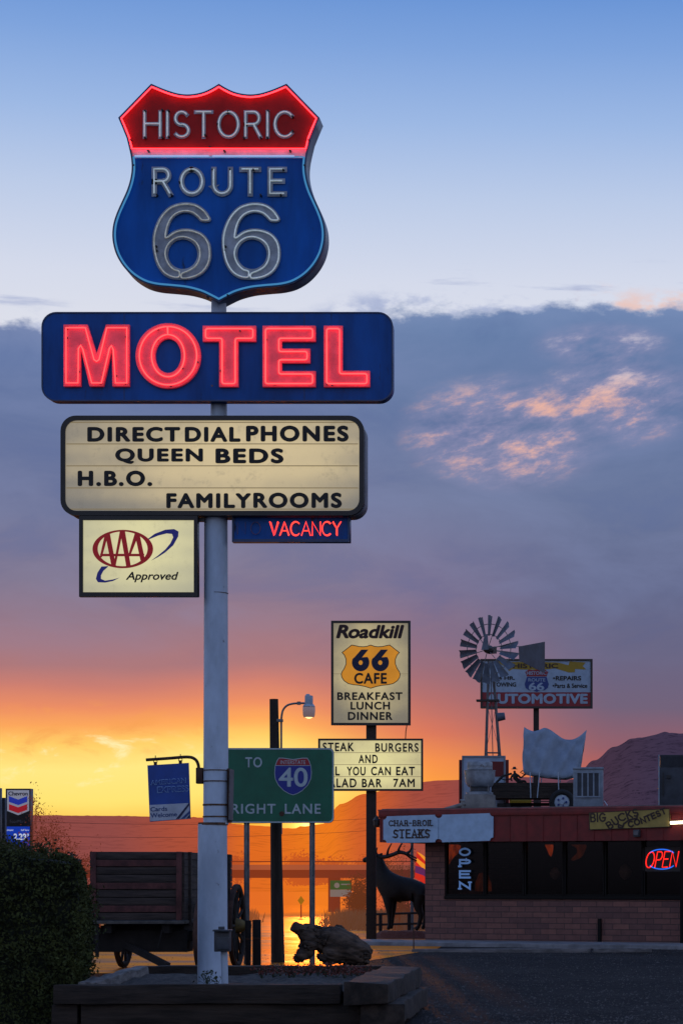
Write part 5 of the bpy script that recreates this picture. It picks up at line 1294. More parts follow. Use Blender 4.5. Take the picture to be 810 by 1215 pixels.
# boards and signs on the building
TB = (440, 950, 4.5)
ks = thing('steak_board', 'pale blue two-part board with notched corners lettered for char-broiled steaks', 'sign board', FPl.pt(520, 984, .56), -YA)
def notched(x0, x1, ytl, ytr, ybl, ybr, r=4.0):
    o = []
    def arc(cx, cy, a0): return [(cx + r * math.cos(math.radians(a0 - 90 * i / 6)), cy + r * math.sin(math.radians(a0 - 90 * i / 6))) for i in range(7)]
    return arc(x0, ytl, 90) + arc(x1, ytr, 180) + arc(x1, ybr, 270) + arc(x0, ybl, 360)
pL = plate('lettered_panel', [notched(454.5, 519.6, 968.6, 966.6, 1000.2, 999.4)], FPl, .515, .545, MATS['steak_sign'], ks)
plate('blank_panel', [notched(520.2, 584.6, 966.6, 964.8, 999.4, 997.6)], FPl, .515, .545, MATS['steak_sign'], ks)
for wd, (x0, y0, x1, y1), ww, sf in (('CHAR-BROIL', (92, 103, 332, 136), 1.15, .95), ('STEAKS', (117, 153, 313, 200), 1.7, 1.5)):
    (a, b), (c, d) = zm([(x0, y0), (x1, y1)], *TB)
    L = strokes(wd, a + 1, b + .6, c - 1, d - .6, .42)
    flat_strokes('slab_letters', [[(x, y - (x - 490) * .012) for x, y in s] for l in L for s in l], ww, FPl, .5455, .003, MATS['letter_brown'], pL, serif=sf)
ln = thing('wall_lantern', 'small black lantern on the left end of the red fascia', 'lantern', FPl.pt(447.5, 976, .45), -YA)
c = FPl.pt(446.6, 976, .45)
m = MB(); m.lathe(c - Vector((0, 0, .11)), [(.05, 0), (.075, .05), (.085, .16), (.10, .165), (.03, .24), (.01, .28)], 6); m.build('lantern_body', MATS['clip_black'], ln)
m = MB(); m.bar(c + Vector((0, 0, .14)), FPl.pt(451, 970, .45), .02, .02); m.bar(c - Vector((0, 0, .05)), FPl.pt(451, 982, .45), .02, .02); m.build('bracket', MATS['clip_black'], ln)

vo = thing('hanging_open_letters', 'pale slab letters spelling open down the end window', 'window sign', FPl.pt(550, 1030, .03), -YA)
for ch, (y0, y1), (x0, x1) in zip('OPEN', ((1007, 1014.6), (1020.3, 1027.9), (1033.6, 1041.2), (1046.9, 1054.5)), ((545.2, 557.0),) * 4):
    L = strokes(ch, x0, y0, x1, y1)
    flat_strokes('letter', [s for l in L for s in l], 2.3, FPl, .0, .01, MATS['open_letters'], vo, serif=(0 if ch == 'O' else 1.5))

bk = thing('painted_board', 'tilted yellow board hand-painted in dark letters, right end of the fascia', 'sign board', FPl.pt(746, 974, .56), -YA)
TK = (690, 860, 6.075)
bq = zm([(48, 632), (628, 603), (636, 737), (52, 758)], *TK)
bb_ = plate('board', [bq], FPl, .52, .55, MATS['bucks_yellow'], bk)
bi = inset(bq, .7); plate('border', [bq, bi], FPl, .5505, .555, MATS['letter_brown'], bk)
def curved(word, pts_px, hgt, w_):
    """letters along a px polyline baseline"""
    P_ = [Vector(p) for p in pts_px]; tot = sum((b - a).length for a, b in zip(P_, P_[1:]))
    L = strokes(word, 0, -hgt, tot, 0, .34); out = []
    def mp(x, y):
        for a, b in zip(P_, P_[1:]):
            l = (b - a).length
            if x <= l or b is P_[-1]:
                t = (b - a) / l; nn = Vector((-t.y, t.x)); r = a + t * x + nn * y; return (r.x, r.y)
            x -= l
    return [[mp(*p) for p in s] for l in L for s in l]
zt_ = lambda L: zm(L, *TK)
polys = curved('BIG', zt_([(64, 698), (168, 694)]), 9.2, 1) + curved('BUCKS', zt_([(200, 752), (290, 690), (405, 652)]), 8.2, 1) + curved('CONTEST', zt_([(340, 738), (460, 700), (605, 635)]), 6.2, 1)
polys += [zt_([(285, 728), (262, 718), (262, 738), (290, 742), (300, 712), (340, 685), (395, 672), (398, 648)])]
flat_strokes('painted_letters', polys, 1.9, FPl, .5505, .002, MATS['letter_brown'], bb_)

no = thing('neon_open_sign', 'red neon open sign between blue arcs in the right window', 'neon sign', FPl.pt(785, 1020, .03), -YA)
def warp(s, sl=.0): return [(x + (1020 - y) * .18, y - (x - 785) * .03) for x, y in s]
L = strokes('OPEN', 766, 1010.5, 803, 1029, .22)
tube('letter_tube', [(path(warp(s), FPl, -.012), False, None) for l in L for s in l], .013, MATS['tube_open_red'], no)
tube('arc_tube', [(path(ell(784.5, 1015, 15.5, 7.2, 20, 205, 335), FPl, -.012), False, None), (path(ell(784.5, 1024, 15.5, 7.2, 20, 25, 155), FPl, -.012), False, None)], .013, MATS['tube_open_blue'], no)
plate('backing', [rr(762, 1005, 808, 1034, 3)], FPl, -.030, -.024, MATS['clip_black'], no)

ft = thing('tube_light', 'lit white fluorescent tube on the red fascia at the right edge', 'light', FPl.pt(805, 976, .54), -YA)
a_, b_ = FPl.pt(795, 976.3, .58), FPl.pt(838, 974.5, .58)
m = MB(); m.cyl(a_, b_, .03, .03, 12); m.build('tube', MATS['fluorescent'], ft, sm=True)
m = MB(); m.bar(FPl.pt(794, 976.3, .53), FPl.pt(839, 974.5, .53), .045, .06); m.build('housing', MATS['board_white'], ft)
fb = thing('floodlight_box', 'small grey junction box under the painted yellow board', 'junction box', FPl.pt(756, 988, .5), -YA)
m = MB(); bbox(m, fs(752.5, 988, .5), fs(759.5, 988, .5), .505, .60, fz(756, 993, .5), fz(756, 984.5, .5)); m.build('box', MATS['utility_grey'], fb, bevel=.01)
m = MB(); s_ = fs(756, 988, .5); bbox(m, s_ - .05, s_ + .05, .601, .615, fz(756, 991, .5), fz(756, 986.5, .5)); m.build('cover_plate', MATS['weathered_steel'], fb)

# pavement and timber kerb in front
m = MB(); bbox(m, -1.6, 18, .001, 1.9, -.05, .1); props(m.build('sidewalk', MATS['concrete'], None, bevel=.02), kind='structure')
YK = 48.0
m = MB(); m.bar(at(489, 1129, YK) , at(700, 1127.6, YK - .4), .16, .10); k1 = m.build('kerb_timber', MATS['curb_wood'], None, bevel=.015)
props(k1, 'long pale kerb timber lying on the asphalt before the restaurant', 'kerb timber')
m = MB(); m.bar(at(704, 1127.8, YK - .42), at(772, 1127.4, YK - .6), .15, .09); k2 = m.build('kerb_timber', MATS['curb_wood'], None, bevel=.015)
props(k2, 'shorter kerb timber laid end on to the long one, farther right', 'kerb timber')
ms = thing('marker_stake', 'thin dark stake at the left end of the long kerb timber', 'stake', (wpx(490.5, 48.5), 48.5, 0))
m = MB(); c = at(490.5, 1102, 48.5); m.cyl((c.x, 48.5, -.05), c, .014, .012, 8); m.build('rod', MATS['iron_rust'], ms); m = MB(); m.cyl(c, c + Vector((0, 0, .03)), .02, .02, 8); m.build('cap', MATS['clip_black'], ms)

V = []; Fc = []
for i in range(9000):
    Y = 24 + (random.random() ** 1.4) * 26; px = random.uniform(440, 830) if i % 4 else random.uniform(90, 480)
    x = wpx(px, Y); r_ = random.uniform(.006, .020) * (1.6 if random.random() < .05 else 1); k = len(V)
    if Y < 28.6 and px < 500: continue
    if (Vector((x, Y, 0)) - P0).dot(FPl.n) < 1.95: continue
    for q_ in ((1, 0, 0), (-.5, .8, 0), (-.5, -.8, 0), (.1, .1, .9)): V.append((x + q_[0] * r_ * random.uniform(.7, 1.3), Y + q_[1] * r_ * random.uniform(.7, 1.3), .004 + q_[2] * r_ * random.uniform(.6, 1.1)))
    Fc += [(k, k + 1, k + 3), (k + 1, k + 2, k + 3), (k + 2, k, k + 3)]
props(pymesh('loose_gravel', V, Fc, MATS['gravel_stone']), 'loose pale gravel scattered over the dark asphalt lot', 'gravel', kind='stuff')
# ================================================================== on the roof
ZR = 3.16
def rp(px, py, Y): return at(px, py, Y)
TF = (535, 855, 4.263)
zf_ = lambda x, y: zm([(x, y)], *TF)[0]
Y1 = 57.0
fan = thing('exhaust_fan', 'grey mushroom exhaust fan with drum top at the left of the roof', 'roof fan', (wpx(569, Y1), Y1, ZR))
kf = Y1 / F
def lp(cx, prof, Y): c = at(cx, 1044, Y); return [(r * Y / F, (1044 - y) * Y / F) for r, y in prof]
cF = Vector((wpx(569, Y1), Y1, CZ))
m = MB(); m.lathe(cF, lp(569, [(13, 934), (14.8, 932.6), (16.8, 928.5), (17.8, 922), (18.1, 915.2), (18.6, 914.9), (18.6, 914.0), (15.2, 913.8)], Y1), 36); bowl = m.build('bowl', MATS['fan_metal'], fan, sm=True)
m = MB(); m.lathe(cF, lp(569, [(14.2, 913.7), (14.9, 913.2), (14.9, 905.4), (14.2, 904.0), (3, 903.4)], Y1), 32); m.lathe(cF, lp(569, [(15.3, 909.6), (15.3, 908.8)], Y1), 32); m.build('drum', MATS['fan_metal'], fan, sm=True)
m = MB(); m.lathe(cF, lp(569, [(12.0, 943), (11.5, 934.1)], Y1), 24); m.build('neck', MATS['cooler_dark'], fan, sm=True)
m = MB(); m.lathe(cF, lp(569, [(15.5, 942.8), (15.7, 940.4), (12, 939.4)], Y1), 28); m.build('flange', MATS['fan_metal'], fan, sm=True)
m = MB(); z0 = ZR; z1 = at(0, 943, Y1).z; m.box((cF.x, Y1, (z0 + z1) / 2), (37 * kf, 37 * kf, z1 - z0), taper=.93); m.build('curb', MATS['tan_paint'], fan, bevel=.02)
m = MB()
for i in range(4): t = i * 1.57 + .78; m.cyl(cF + Vector((math.cos(t) * .33, math.sin(t) * .33, (1044 - 915) * kf)), cF + Vector((math.cos(t) * .30, math.sin(t) * .30, (1044 - 940) * kf)), .012, .012, 6)
m.build('strut', MATS['galvanised'], fan)

Y2 = 61.0
P2 = plane_y(Y2)
bd = thing('board_stack', 'white framed roof board with a red square behind the mushroom fan', 'board', (wpx(575, Y2), Y2, ZR))
plate('panel', [rect(548.2, 897.4, 598.6, 968)], P2, -.06, 0, MATS['board_white'], bd)
plate('rim', [rect(547.6, 896.6, 599.2, 968), rect(549.6, 898.8, 597.4, 967)], P2, -.07, .02, MATS['cooler_metal'], bd)
plate('red_square', [rect(581.6, 903.5, 597, 921.5)], P2, .002, .01, MATS['board_red'], bd)
bd2 = thing('dark_red_board', 'larger dark red board whose edges show behind the white framed roof board', 'board', (wpx(573, Y2 + .6), Y2 + .6, ZR))
plate('panel', [rect(544.2, 901.5, 603, 968)], plane_y(Y2 + .6), -.06, 0, MATS['roof_red'], bd2)
m = MB(); m.bar(at(556, 905, Y2 + .9), (wpx(556, Y2 + .9), Y2 + 1.8, ZR), .05, .05); m.bar(at(592, 905, Y2 + .9), (wpx(592, Y2 + .9), Y2 + 1.8, ZR), .05, .05); m.build('brace', MATS['dark_trim'], bd2)

# windmill
Y3 = 62.5
hub = at(578.6, 770.6, Y3)
wm = thing('windmill', 'steel farm windmill with eighteen blades and tail vane standing on the roof', 'windmill', (wpx(586, Y3 + .5), Y3 + .5, ZR))
yaw = math.radians(28); ax = Vector((math.sin(yaw), math.cos(yaw), 0))      # tail direction
side = Vector((math.cos(yaw), -math.sin(yaw), 0)); up = Vector((0, 0, 1))
R = 41.0 * Y3 / F
whl = None
for i in range(18):
    t = 2 * math.pi * (i + .28) / 18
    rd = side * math.cos(t) + up * math.sin(t); tg_ = -side * math.sin(t) + up * math.cos(t)
    pts = []
    m = MB(); nn = 5
    def P_(r, w): tw = math.radians(26); return hub + rd * r + (tg_ * math.cos(tw) + ax * math.sin(tw)) * w
    r0_, r1_ = R * .40, R
    w0, w1 = R * .06, R * .125
    rows_ = []
    for j in range(nn + 1):
        f = j / nn; w_ = w0 + (w1 - w0) * f; r_ = r0_ + (r1_ - r0_) * f
        rows_.append([m.bm.verts.new(P_(r_ - (.04 * R if (j == nn and s < 0) else 0), w_ * s) + ax * (.03 * R * (1 - s * s))) for s in (-1, -.4, .3, 1)])
    for a_, b_ in zip(rows_, rows_[1:]):
        for j in range(3): m.bm.faces.new((a_[j], a_[j + 1], b_[j + 1], b_[j]))
    m.build('blade', MATS['blade_steel'], wm, sm=True, ang=60)
rg = []
for rr_ in (.44, .74):
    rg.append(([hub + (side * math.cos(t * math.pi / 24) + up * math.sin(t * math.pi / 24)) * R * rr_ + ax * .04 for t in range(48)], True, None))
for i in range(6):
    t = 2 * math.pi * i / 6 + .2; rg.append(([hub + ax * -.02, hub + (side * math.cos(t) + up * math.sin(t)) * R * .95 + ax * .05], False, None))
tube('wheel_frame', rg, .011, MATS['galvanised'], wm)
m = MB(); m.lathe(hub - ax * .12, [(.03, 0), (.10, .04), (.12, .2), (.06, .34), (.04, .5)], 14, ax); m.box(hub + ax * .22, (.13, .24, .17), rz=-yaw); m.build('gearbox', MATS['clip_black'], wm)
m = MB(); g_ = hub - ax * .14
m.prism([g_ + side * -.13 + up * -.02, g_ + side * .10 + up * -.02, g_ + side * .06 + up * .40, g_ + side * -.02 + up * .40], ax * .02); m.build('helmet', MATS['blade_steel'], wm)
tb = []
def tv(px, py):
    """point of the tail plane (contains the wheel axis) seen at this pixel"""
    nrm_ = side; r = Vector(((px - PX) / F, 1, -(py - PY) / F)); o = Vector((0, 0, CZ)); t = (hub - o).dot(nrm_) / r.dot(nrm_); return o + r * t
def tail(x, y): q_ = zm([(x, y)], 535, 725, 7.364)[0]; l = ((q_[0] - 578.6) * Y3 / F) / math.sin(yaw); return hub + ax * l + up * ((770.6 - q_[1]) * Y3 / F * (Y3 + l * math.cos(yaw)) / Y3)
m = MB(); m.prism([tail(563, 266), tail(778, 186), tail(778, 462), tail(568, 388)], side * .012); tlv = m.build('tail_vane', MATS['vane_steel'], wm)
m = MB(); m.bar(hub + ax * .3, tail(778, 325) - side * .02, .035, .035); m.bar(hub + ax * .3 + up * .1, tail(640, 250) - side * .02, .02, .02); m.build('tail_boom', MATS['galvanised'], wm)
m = MB(); m.box((tail(690, 326) + tail(745, 326)) / 2 - side * .006, (.0, .0, .0)) if False else None
m.bar(tail(692, 326) - side * .006, tail(748, 326) - side * .006, .004, .05); m.build('vane_mark', MATS['clip_black'], wm)
tc_ = Vector((wpx(581.6, Y3 + .5), Y3 + .5, at(0, 783, Y3).z)); tb_ = Vector((wpx(586, Y3 + .5), Y3 + .5, ZR))
m = MB(); kb = (Y3 + .5) / F
def tw_(f, i):   # f=0 top, 1 bottom
    t = math.radians(45 + 90 * i + 10); c = tc_.lerp(tb_, f); r = (3.2 + (17.0 - 3.2) * f) * kb
    return c + Vector((math.cos(t) * r, math.sin(t) * r, 0))
for i in range(4): m.bar(tw_(0, i), tw_(1, i), .035, .035)
m.build('tower_leg', MATS['weathered_steel'], wm)
tbs = []
for f in (.30, .58, .82):
    for i in range(4): tbs.append(([tw_(f, i), tw_(f, i + 1)], False, None))
for fa_, fb_ in ((.0, .30), (.30, .58), (.58, .82)):
    for i in range(4): tbs.append(([tw_(fa_, i), tw_(fb_, i + 1)], False, [.5, .5]))
tube('tower_brace', tbs, .011, MATS['weathered_steel'], wm)
m = MB(); c = tc_.lerp(tb_, .30) ; m.box(c + Vector((-.1, 0, .22)), (.62, .30, .05)); m.build('platform', MATS['clip_black'], wm)
m = MB(); m.cyl(tc_.lerp(tb_, .355) + Vector((.16, -.1, 0)), tc_.lerp(tb_, .355) + Vector((.36, -.1, .03)), .12, .10, 14); m.build('counterweight', MATS['blade_steel'], wm, sm=True)
tube('pump_rod', [([tc_, tb_], False, None)], .012, MATS['weathered_steel'], wm)

# covered wagon
Y4 = 60.0
k4 = Y4 / F
cw = thing('covered_wagon', 'small covered wagon with sagging white canvas parked on the roof', 'covered wagon', (wpx(650, Y4), Y4, ZR))
hz_ = lambda x, y: zf_(x, y)
# canvas: arches along the length; each column has crest height and hem height
cols = [(366, 30, 262), (385, 42, 268), (410, 52, 274), (440, 47, 279), (470, 35, 283), (500, 46, 287), (530, 68, 290), (560, 88, 292), (590, 95, 290), (620, 92, 284), (650, 76, 274), (675, 54, 262), (684, 46, 252)]
V = []; Fc = []; na = 26; dep = .55
cols2 = catmull([Vector(c) for c in cols], k=5)
for ci, c in enumerate(cols2):
    tp = hz_(c.x, c.y); hm = hz_(c.x, c.z); bow = 6 * math.sin(math.pi * ci / (len(cols2) - 1))
    zt2 = at(0, tp[1], Y4).z; zh = at(0, hm[1], Y4).z; lean = 0
    if ci > len(cols2) * .6: lean = -(ci - len(cols2) * .6) * .35
    for j in range(na + 1):
        q2 = j / na * 2 - 1                       # -1 front hem, 0 ridge, 1 back hem
        f = 1 - abs(q2) ** 1.15
        yy = math.copysign(abs(q2) ** .8, q2) * dep * (.9 + .1 * f)
        z_ = zh + (zt2 - zh) * f
        xx_ = wpx(tp[0], Y4) + lean * (1 - f) * k4
        s1 = ci * .085 + j * .17; s2 = ci * .16 - j * .21
        wr = -.20 * abs(mnoise.noise((s1 * .75, j * .03, 3))) - .15 * abs(mnoise.noise((s2 * .42, j * .04, 9))) + .03 * mnoise.noise((ci * .2, j * .3, 1))
        wr *= min(1, 3 * abs(q2) + .25)
        V.append((xx_ + wr * .2, Y4 + .25 + yy - math.copysign(wr, q2) * (1 if q2 else 0), z_ + wr * .1 * (1 if 0 < j < na else 2.0)))
for i in range(len(cols2) - 1):
    for j in range(na): Fc.append((i * (na + 1) + j, i * (na + 1) + j + 1, (i + 1) * (na + 1) + j + 1, (i + 1) * (na + 1) + j))
cvs = pymesh('canvas', V, Fc, MATS['canvas'], cw, True)
sm_ = cvs.modifiers.new('thick', 'SOLIDIFY'); sm_.thickness = .012
m = MB(); a_ = at(*hz_(212, 350), Y4); b_ = at(*hz_(620, 350), Y4)
zb0, zb1 = at(*hz_(0, 384), Y4).z, at(*hz_(0, 316), Y4).z
for yy in (-.42, .92):
    for i in range(3): h3 = (zb1 - zb0) / 3; m.box(((a_.x + b_.x) / 2, Y4 + yy, zb0 + h3 * (i + .5)), (b_.x - a_.x, .03, h3 - .012), jit=.004)
m.box(((a_.x + b_.x) / 2, Y4 + .25, zb0 - .03), (b_.x - a_.x, 1.36, .05)); m.box((a_.x, Y4 + .25, (zb0 + zb1) / 2), (.04, 1.3, zb1 - zb0)); m.box((b_.x, Y4 + .25, (zb0 + zb1) / 2), (.04, 1.3, zb1 - zb0))
m.build('bed', MATS['timber'], cw)
for x in (402, 450, 543, 660):
    xb = wpx(hz_(x, 0)[0], Y4); dx_ = -.06 if x == 450 else .02
    zt3 = at(*hz_(x, 285), Y4).z
    for yy in (-.46, .96): tube('hoop', [([Vector((xb + dx_, Y4 + yy, zb0 - .05)), Vector((xb, Y4 + yy, zt3 + .1))], False, None)], .014, MATS['rim_paint'], cw)
def small_wheel(px, yy, R):
    c = Vector((wpx(px, Y4), Y4 + yy, ZR + R))
    m = MB(); m.torus(c, (0, 1, 0), R * .80, R * .22, 32, 10); wl = m.build('wheel', MATS['tyre'], cw, sm=True)
    m = MB(); m.lathe(c + Vector((0, .05, 0)), [(R * .62, 0), (R * .62, .06), (R * .45, .09), (R * .2, .085), (R * .18, .12), (.01, .125)], 24, (0, -1, 0)); hb2 = m.build('rim', MATS['rim_paint'], wl, sm=True)
    m = MB()
    for i in range(5): t = i * 1.257; m.cyl(c + Vector((math.cos(t) * R * .33, -.04, math.sin(t) * R * .33)), c + Vector((math.cos(t) * R * .33, -.06, math.sin(t) * R * .33)), R * .09, R * .09, 8)
    m.build('hub_cap', MATS['auto_blue'], wl)
for yy in (-.52, 1.02):
    small_wheel(667, yy, .33)
m = MB(); m.box((wpx(640, Y4), Y4 + .25, ZR + .30), (1.9, .1, .08)); m.box((wpx(667, Y4), Y4 + .25, ZR + .33), (.08, 1.5, .08)); m.box((wpx(604, Y4), Y4 + .25, ZR + .24), (.08, 1.5, .10)); m.box((wpx(598, Y4), Y4 - .1, ZR + .16), (.34, .5, .3)); m.box((wpx(618, Y4), Y4 + .3, ZR + .22), (.5, .3, .12)); m.build('axle_frame', MATS['wagon_dark'], cw)
tube('tongue', [([Vector((wpx(604, Y4), Y4 + .25, ZR + .28)), Vector((wpx(578, Y4), Y4 - .1, ZR + .12))], False, None), ([at(588, 929, Y4 - .3), at(596, 921, Y4 - .3), at(606, 918, Y4)], False, None)], .03, MATS['wagon_dark'], cw)
# the driver's dummy
dm = thing('driver_dummy', 'small dark seated dummy with a hat at the front of the covered wagon', 'dummy', at(613, 929, Y4 + .2))
def fp(x, y, dy=0): p = hz_(x, y); return at(p[0], p[1], Y4 + .2 + dy)
u_ = k4 / 4.263
vs = [(fp(330, 310), 16 * u_, 14 * u_), (fp(326, 292), 15 * u_, 13 * u_), (fp(322, 274), 14 * u_, 12 * u_), (fp(320, 264), 5 * u_, 5 * u_), (fp(319, 252), 8 * u_, 9 * u_),
      (fp(338, 278, -.05), 7 * u_, 6 * u_), (fp(352, 290, -.08), 5.5 * u_, 5 * u_), (fp(364, 280, -.10), 4.5 * u_, 4 * u_), (fp(370, 272, -.1), 3 * u_, 3 * u_),
      (fp(306, 280, .06), 6 * u_, 6 * u_), (fp(300, 296, .05), 5 * u_, 5 * u_), (fp(308, 306, .0), 4 * u_, 4 * u_),
      (fp(352, 308, -.06), 9 * u_, 8 * u_), (fp(372, 306, -.06), 8 * u_, 7 * u_), (fp(380, 322, -.06), 6 * u_, 6 * u_), (fp(386, 330, -.06), 5 * u_, 4 * u_)]
skin('body', vs, [(0, 1), (1, 2), (2, 3), (3, 4), (2, 5), (5, 6), (6, 7), (7, 8), (2, 9), (9, 10), (10, 11), (0, 12), (12, 13), (13, 14), (14, 15)], MATS['elk_bronze'], dm, 2, 0)
m = MB(); c = fp(319, 246); m.lathe(c, [(16 * u_, 0), (16.5 * u_, 2 * u_), (9 * u_, 3 * u_), (8 * u_, 11 * u_), (4 * u_, 13 * u_)], 16); m.build('hat', MATS['clip_black'], dm, sm=True)
tube('reins', [([fp(370, 272, -.1), fp(348, 262, -.1), fp(362, 252, -.1)], False, None), ([fp(364, 280, -.1), fp(385, 268, -.1), fp(392, 262, -.1)], False, None), ([fp(300, 296), fp(270, 300), fp(240, 290)], False, None)], .014, MATS['wagon_dark'], dm)

# evaporative cooler and the other rooftop box
Y5 = 56.6
ac = thing('evaporative_cooler', 'grey louvred evaporative cooler on the roof right of the covered wagon', 'cooler', (wpx(697, Y5), Y5, ZR))
c0 = at(678.8, 910.5, Y5); c1 = at(715.4, 960, Y5)
m = MB(); m.box(((c0.x + c1.x) / 2, Y5 + .42, (c0.z + ZR) / 2 + .03), (c1.x - c0.x - .03, .8, c0.z - ZR - .06)); body = m.build('cabinet', MATS['cooler_metal'], ac, bevel=.012)
m = MB(); m.box(((c0.x + c1.x) / 2, Y5 + .42, c0.z - .02), (c1.x - c0.x, .86, .05)); m.build('lid', MATS['cooler_metal'], ac, bevel=.01)
P5 = plane_y(Y5)
(la, lb), (lc2, ld2) = zm([(633, 262), (748, 385)], *TF)
plate('intake', [rect(la, lb, lc2, ld2)], P5, -.02, .004, MATS['cooler_dark'], body)
m = MB()
for i in range(5):
    x = wpx(la + (lc2 - la) * i / 4, Y5); m.box((x, Y5 - .012, at(0, (lb + ld2) / 2, Y5).z), (.035, .02, (ld2 - lb) * Y5 / F + .03))
for y in (lb, ld2): m.box((wpx((la + lc2) / 2, Y5), Y5 - .014, at(0, y, Y5).z), ((lc2 - la) * Y5 / F + .07, .02, .035))
m.build('grille', MATS['cooler_metal'], body)
m = MB(); m.box((wpx(697, Y5), Y5 + .42, ZR + .03), (.85, .9, .06)); m.build('base_frame', MATS['timber'], ac)
m = MB(); m.bar(at(716.2, 950, Y5 - .3), at(720, 955.6, Y5 - .3), .02, .02); wp = None
m.build('water_pipe', MATS['board_white'], ac)

Y6 = 56.0
ra = thing('rooftop_unit', 'dark ribbed air conditioning unit at the right edge of the roof', 'air conditioner', (wpx(800, Y6), Y6, ZR))
c0 = at(781.6, 895.5, Y6); c1 = at(834, 950, Y6); zm_ = at(0, 910.5, Y6).z
m = MB(); m.box(((c0.x + c1.x) / 2, Y6 + .5, (zm_ + ZR) / 2 + .05), (c1.x - c0.x, 1.0, zm_ - ZR - .1)); m.build('cabinet', MATS['cooler_dark'], ra, bevel=.012)
m = MB(); m.box(((c0.x + c1.x) / 2, Y6 + .5, (zm_ + c0.z) / 2), (c1.x - c0.x - .04, .96, c0.z - zm_ - .004))
for i in range(28): m.box((c0.x + .04 + i * (c1.x - c0.x - .08) / 27, Y6 + .008, (zm_ + c0.z) / 2), (.012, .02, c0.z - zm_ - .03))
m.build('coil_guard', MATS['cooler_dark'], ra)
m = MB(); m.box((c0.x - .01, Y6 - .01, (c0.z + ZR) / 2), (.035, .03, c0.z - ZR)); m.build('corner_trim', MATS['cooler_metal'], ra)
m = MB(); m.box(at(792.5, 921.5, Y6 - .03), (.10, .05, .08)); m.box(at(786, 930, Y6 - .02), (.03, .03, .55)); m.build('service_valve', MATS['clip_black'], ra)
m = MB(); m.box(((c0.x + c1.x) / 2, Y6 + .5, ZR + .03), (c1.x - c0.x + .05, 1.05, .06)); m.build('base_frame', MATS['clip_black'], ra)
vp = thing('vent_pipe', 'short pale vent pipe leaning at the left roof edge before the fan', 'vent pipe', at(546, 955, 56.6))
m = MB(); m.cyl(at(523, 962, 56.4), at(552, 953.5, 56.4), .05, .05, 12); m.cyl(at(548.5, 960, 56.4), at(548.5, 950, 56.4), .045, .045, 12); m.build('pipe', MATS['tan_paint'], vp, sm=True)
m = MB(); m.cyl(at(548.5, 950, 56.4), at(548.5, 948.5, 56.4), .06, .06, 12); m.build('pipe_cap', MATS['fan_metal'], vp)
yb_ = thing('yellow_board', 'low yellow board on the roof under the covered wagon', 'board', at(617, 960, 63.2))
PB = plane_y(63.2)
plate('panel', [rect(604, 944.5, 630, 968)], PB, -.03, 0, MATS['auto_yellow'], yb_)
plate('stripe', [rect(606, 947.5, 628, 949.6)], PB, .001, .004, MATS['far_green'], yb_)

# ================================================================== automotive billboard
Y7 = 86.0
P7 = plane_y(Y7)
ab = thing('billboard', 'red white and yellow automotive repair billboard on one dark post behind the windmill', 'billboard', (wpx(635.5, Y7), Y7, gz(Y7)))
m = MB(); x = wpx(635.3, Y7); m.box((x, Y7 + .25, at(0, 838, Y7).z / 2 + gz(Y7) / 2), (.20, .20, at(0, 838, Y7).z - gz(Y7))); m.build('post', MATS['cafe_post'], ab)
TA7 = (565, 775, 5.586)
za = lambda L: zm(L, *TA7)
pc_ = plate('cabinet', [za([(27, 40), (766, 40), (766, 363), (27, 363)])], P7, -.40, 0, MATS['dark_frame'], ab)
plate('frame', [za([(25, 38), (768, 38), (768, 365), (25, 365)]), za([(38, 50), (754, 50), (754, 352), (38, 352)])], P7, -.05, .05, MATS['dark_frame'], pc_)
plate('white_field', [za([(36, 48), (756, 48), (756, 259), (36, 259)])], P7, .002, .010, MATS['auto_white'], pc_)
plate('red_band', [za([(36, 260), (756, 260), (756, 354), (36, 354)])], P7, .002, .010, MATS['auto_red'], pc_)
bn_ = plate('banner', [za([(120, 48), (195, 60), (290, 58), (420, 58), (540, 62), (608, 80), (616, 54), (722, 62), (702, 85), (726, 108), (652, 104), (650, 126), (610, 128), (560, 112), (520, 100), (420, 112), (300, 108), (240, 104), (215, 118), (190, 90)])], P7, .011, .018, MATS['auto_yellow'], pc_)
text('banner_letters', 'HISTORIC', zq(240, 68, 540, 100, TA7), P7, .0185, .006, MATS['letter_brown'], bn_, bold=.035)
half = za([(398, 104), (385, 109), (370, 110), (345, 104), (318, 124), (326, 140), (330, 158), (322, 185), (315, 205), (322, 232), (345, 248), (372, 250), (398, 260)])
AS = closed_shield(half, 565 + 398 / 5.586)
as_ = plate('route_emblem', [AS], P7, .011, .016, MATS['auto_white'], pc_)
yc = 775 + 154 / 5.586; ai = inset(AS, .5)
plate('emblem_top', [split_top(ai, yc)], P7, .0165, .021, MATS['auto_red'], as_); plate('emblem_field', [split_bot(ai, yc + .5)], P7, .0165, .021, MATS['auto_blue'], as_)
for s, qd, bo in (('HISTORIC', (332, 120, 462, 144), .02), ('ROUTE', (342, 166, 455, 188), .02), ('66', (345, 194, 448, 248), .03)): text('emblem_letters', s, zq(*qd, TA7), P7, .0215, .004, MATS['auto_white'], as_, bold=bo)
for s, qd, bo in (('24 HR.', (120, 152, 254, 177), .035), ('TOWING', (108, 193, 262, 222), .035), ('\u2022REPAIRS', (505, 151, 692, 181), .035), ('\u2022Parts & Service', (503, 200, 732, 231), .03)): text('service_letters', s, zq(*qd, TA7), P7, .011, .006, MATS['letter_black'], pc_, bold=bo)
text('large_letters', 'AUTOMOTIVE', zq(62, 268, 736, 336, TA7), P7, .011, .010, MATS['auto_white'], pc_, bold=.05, space=1.05)

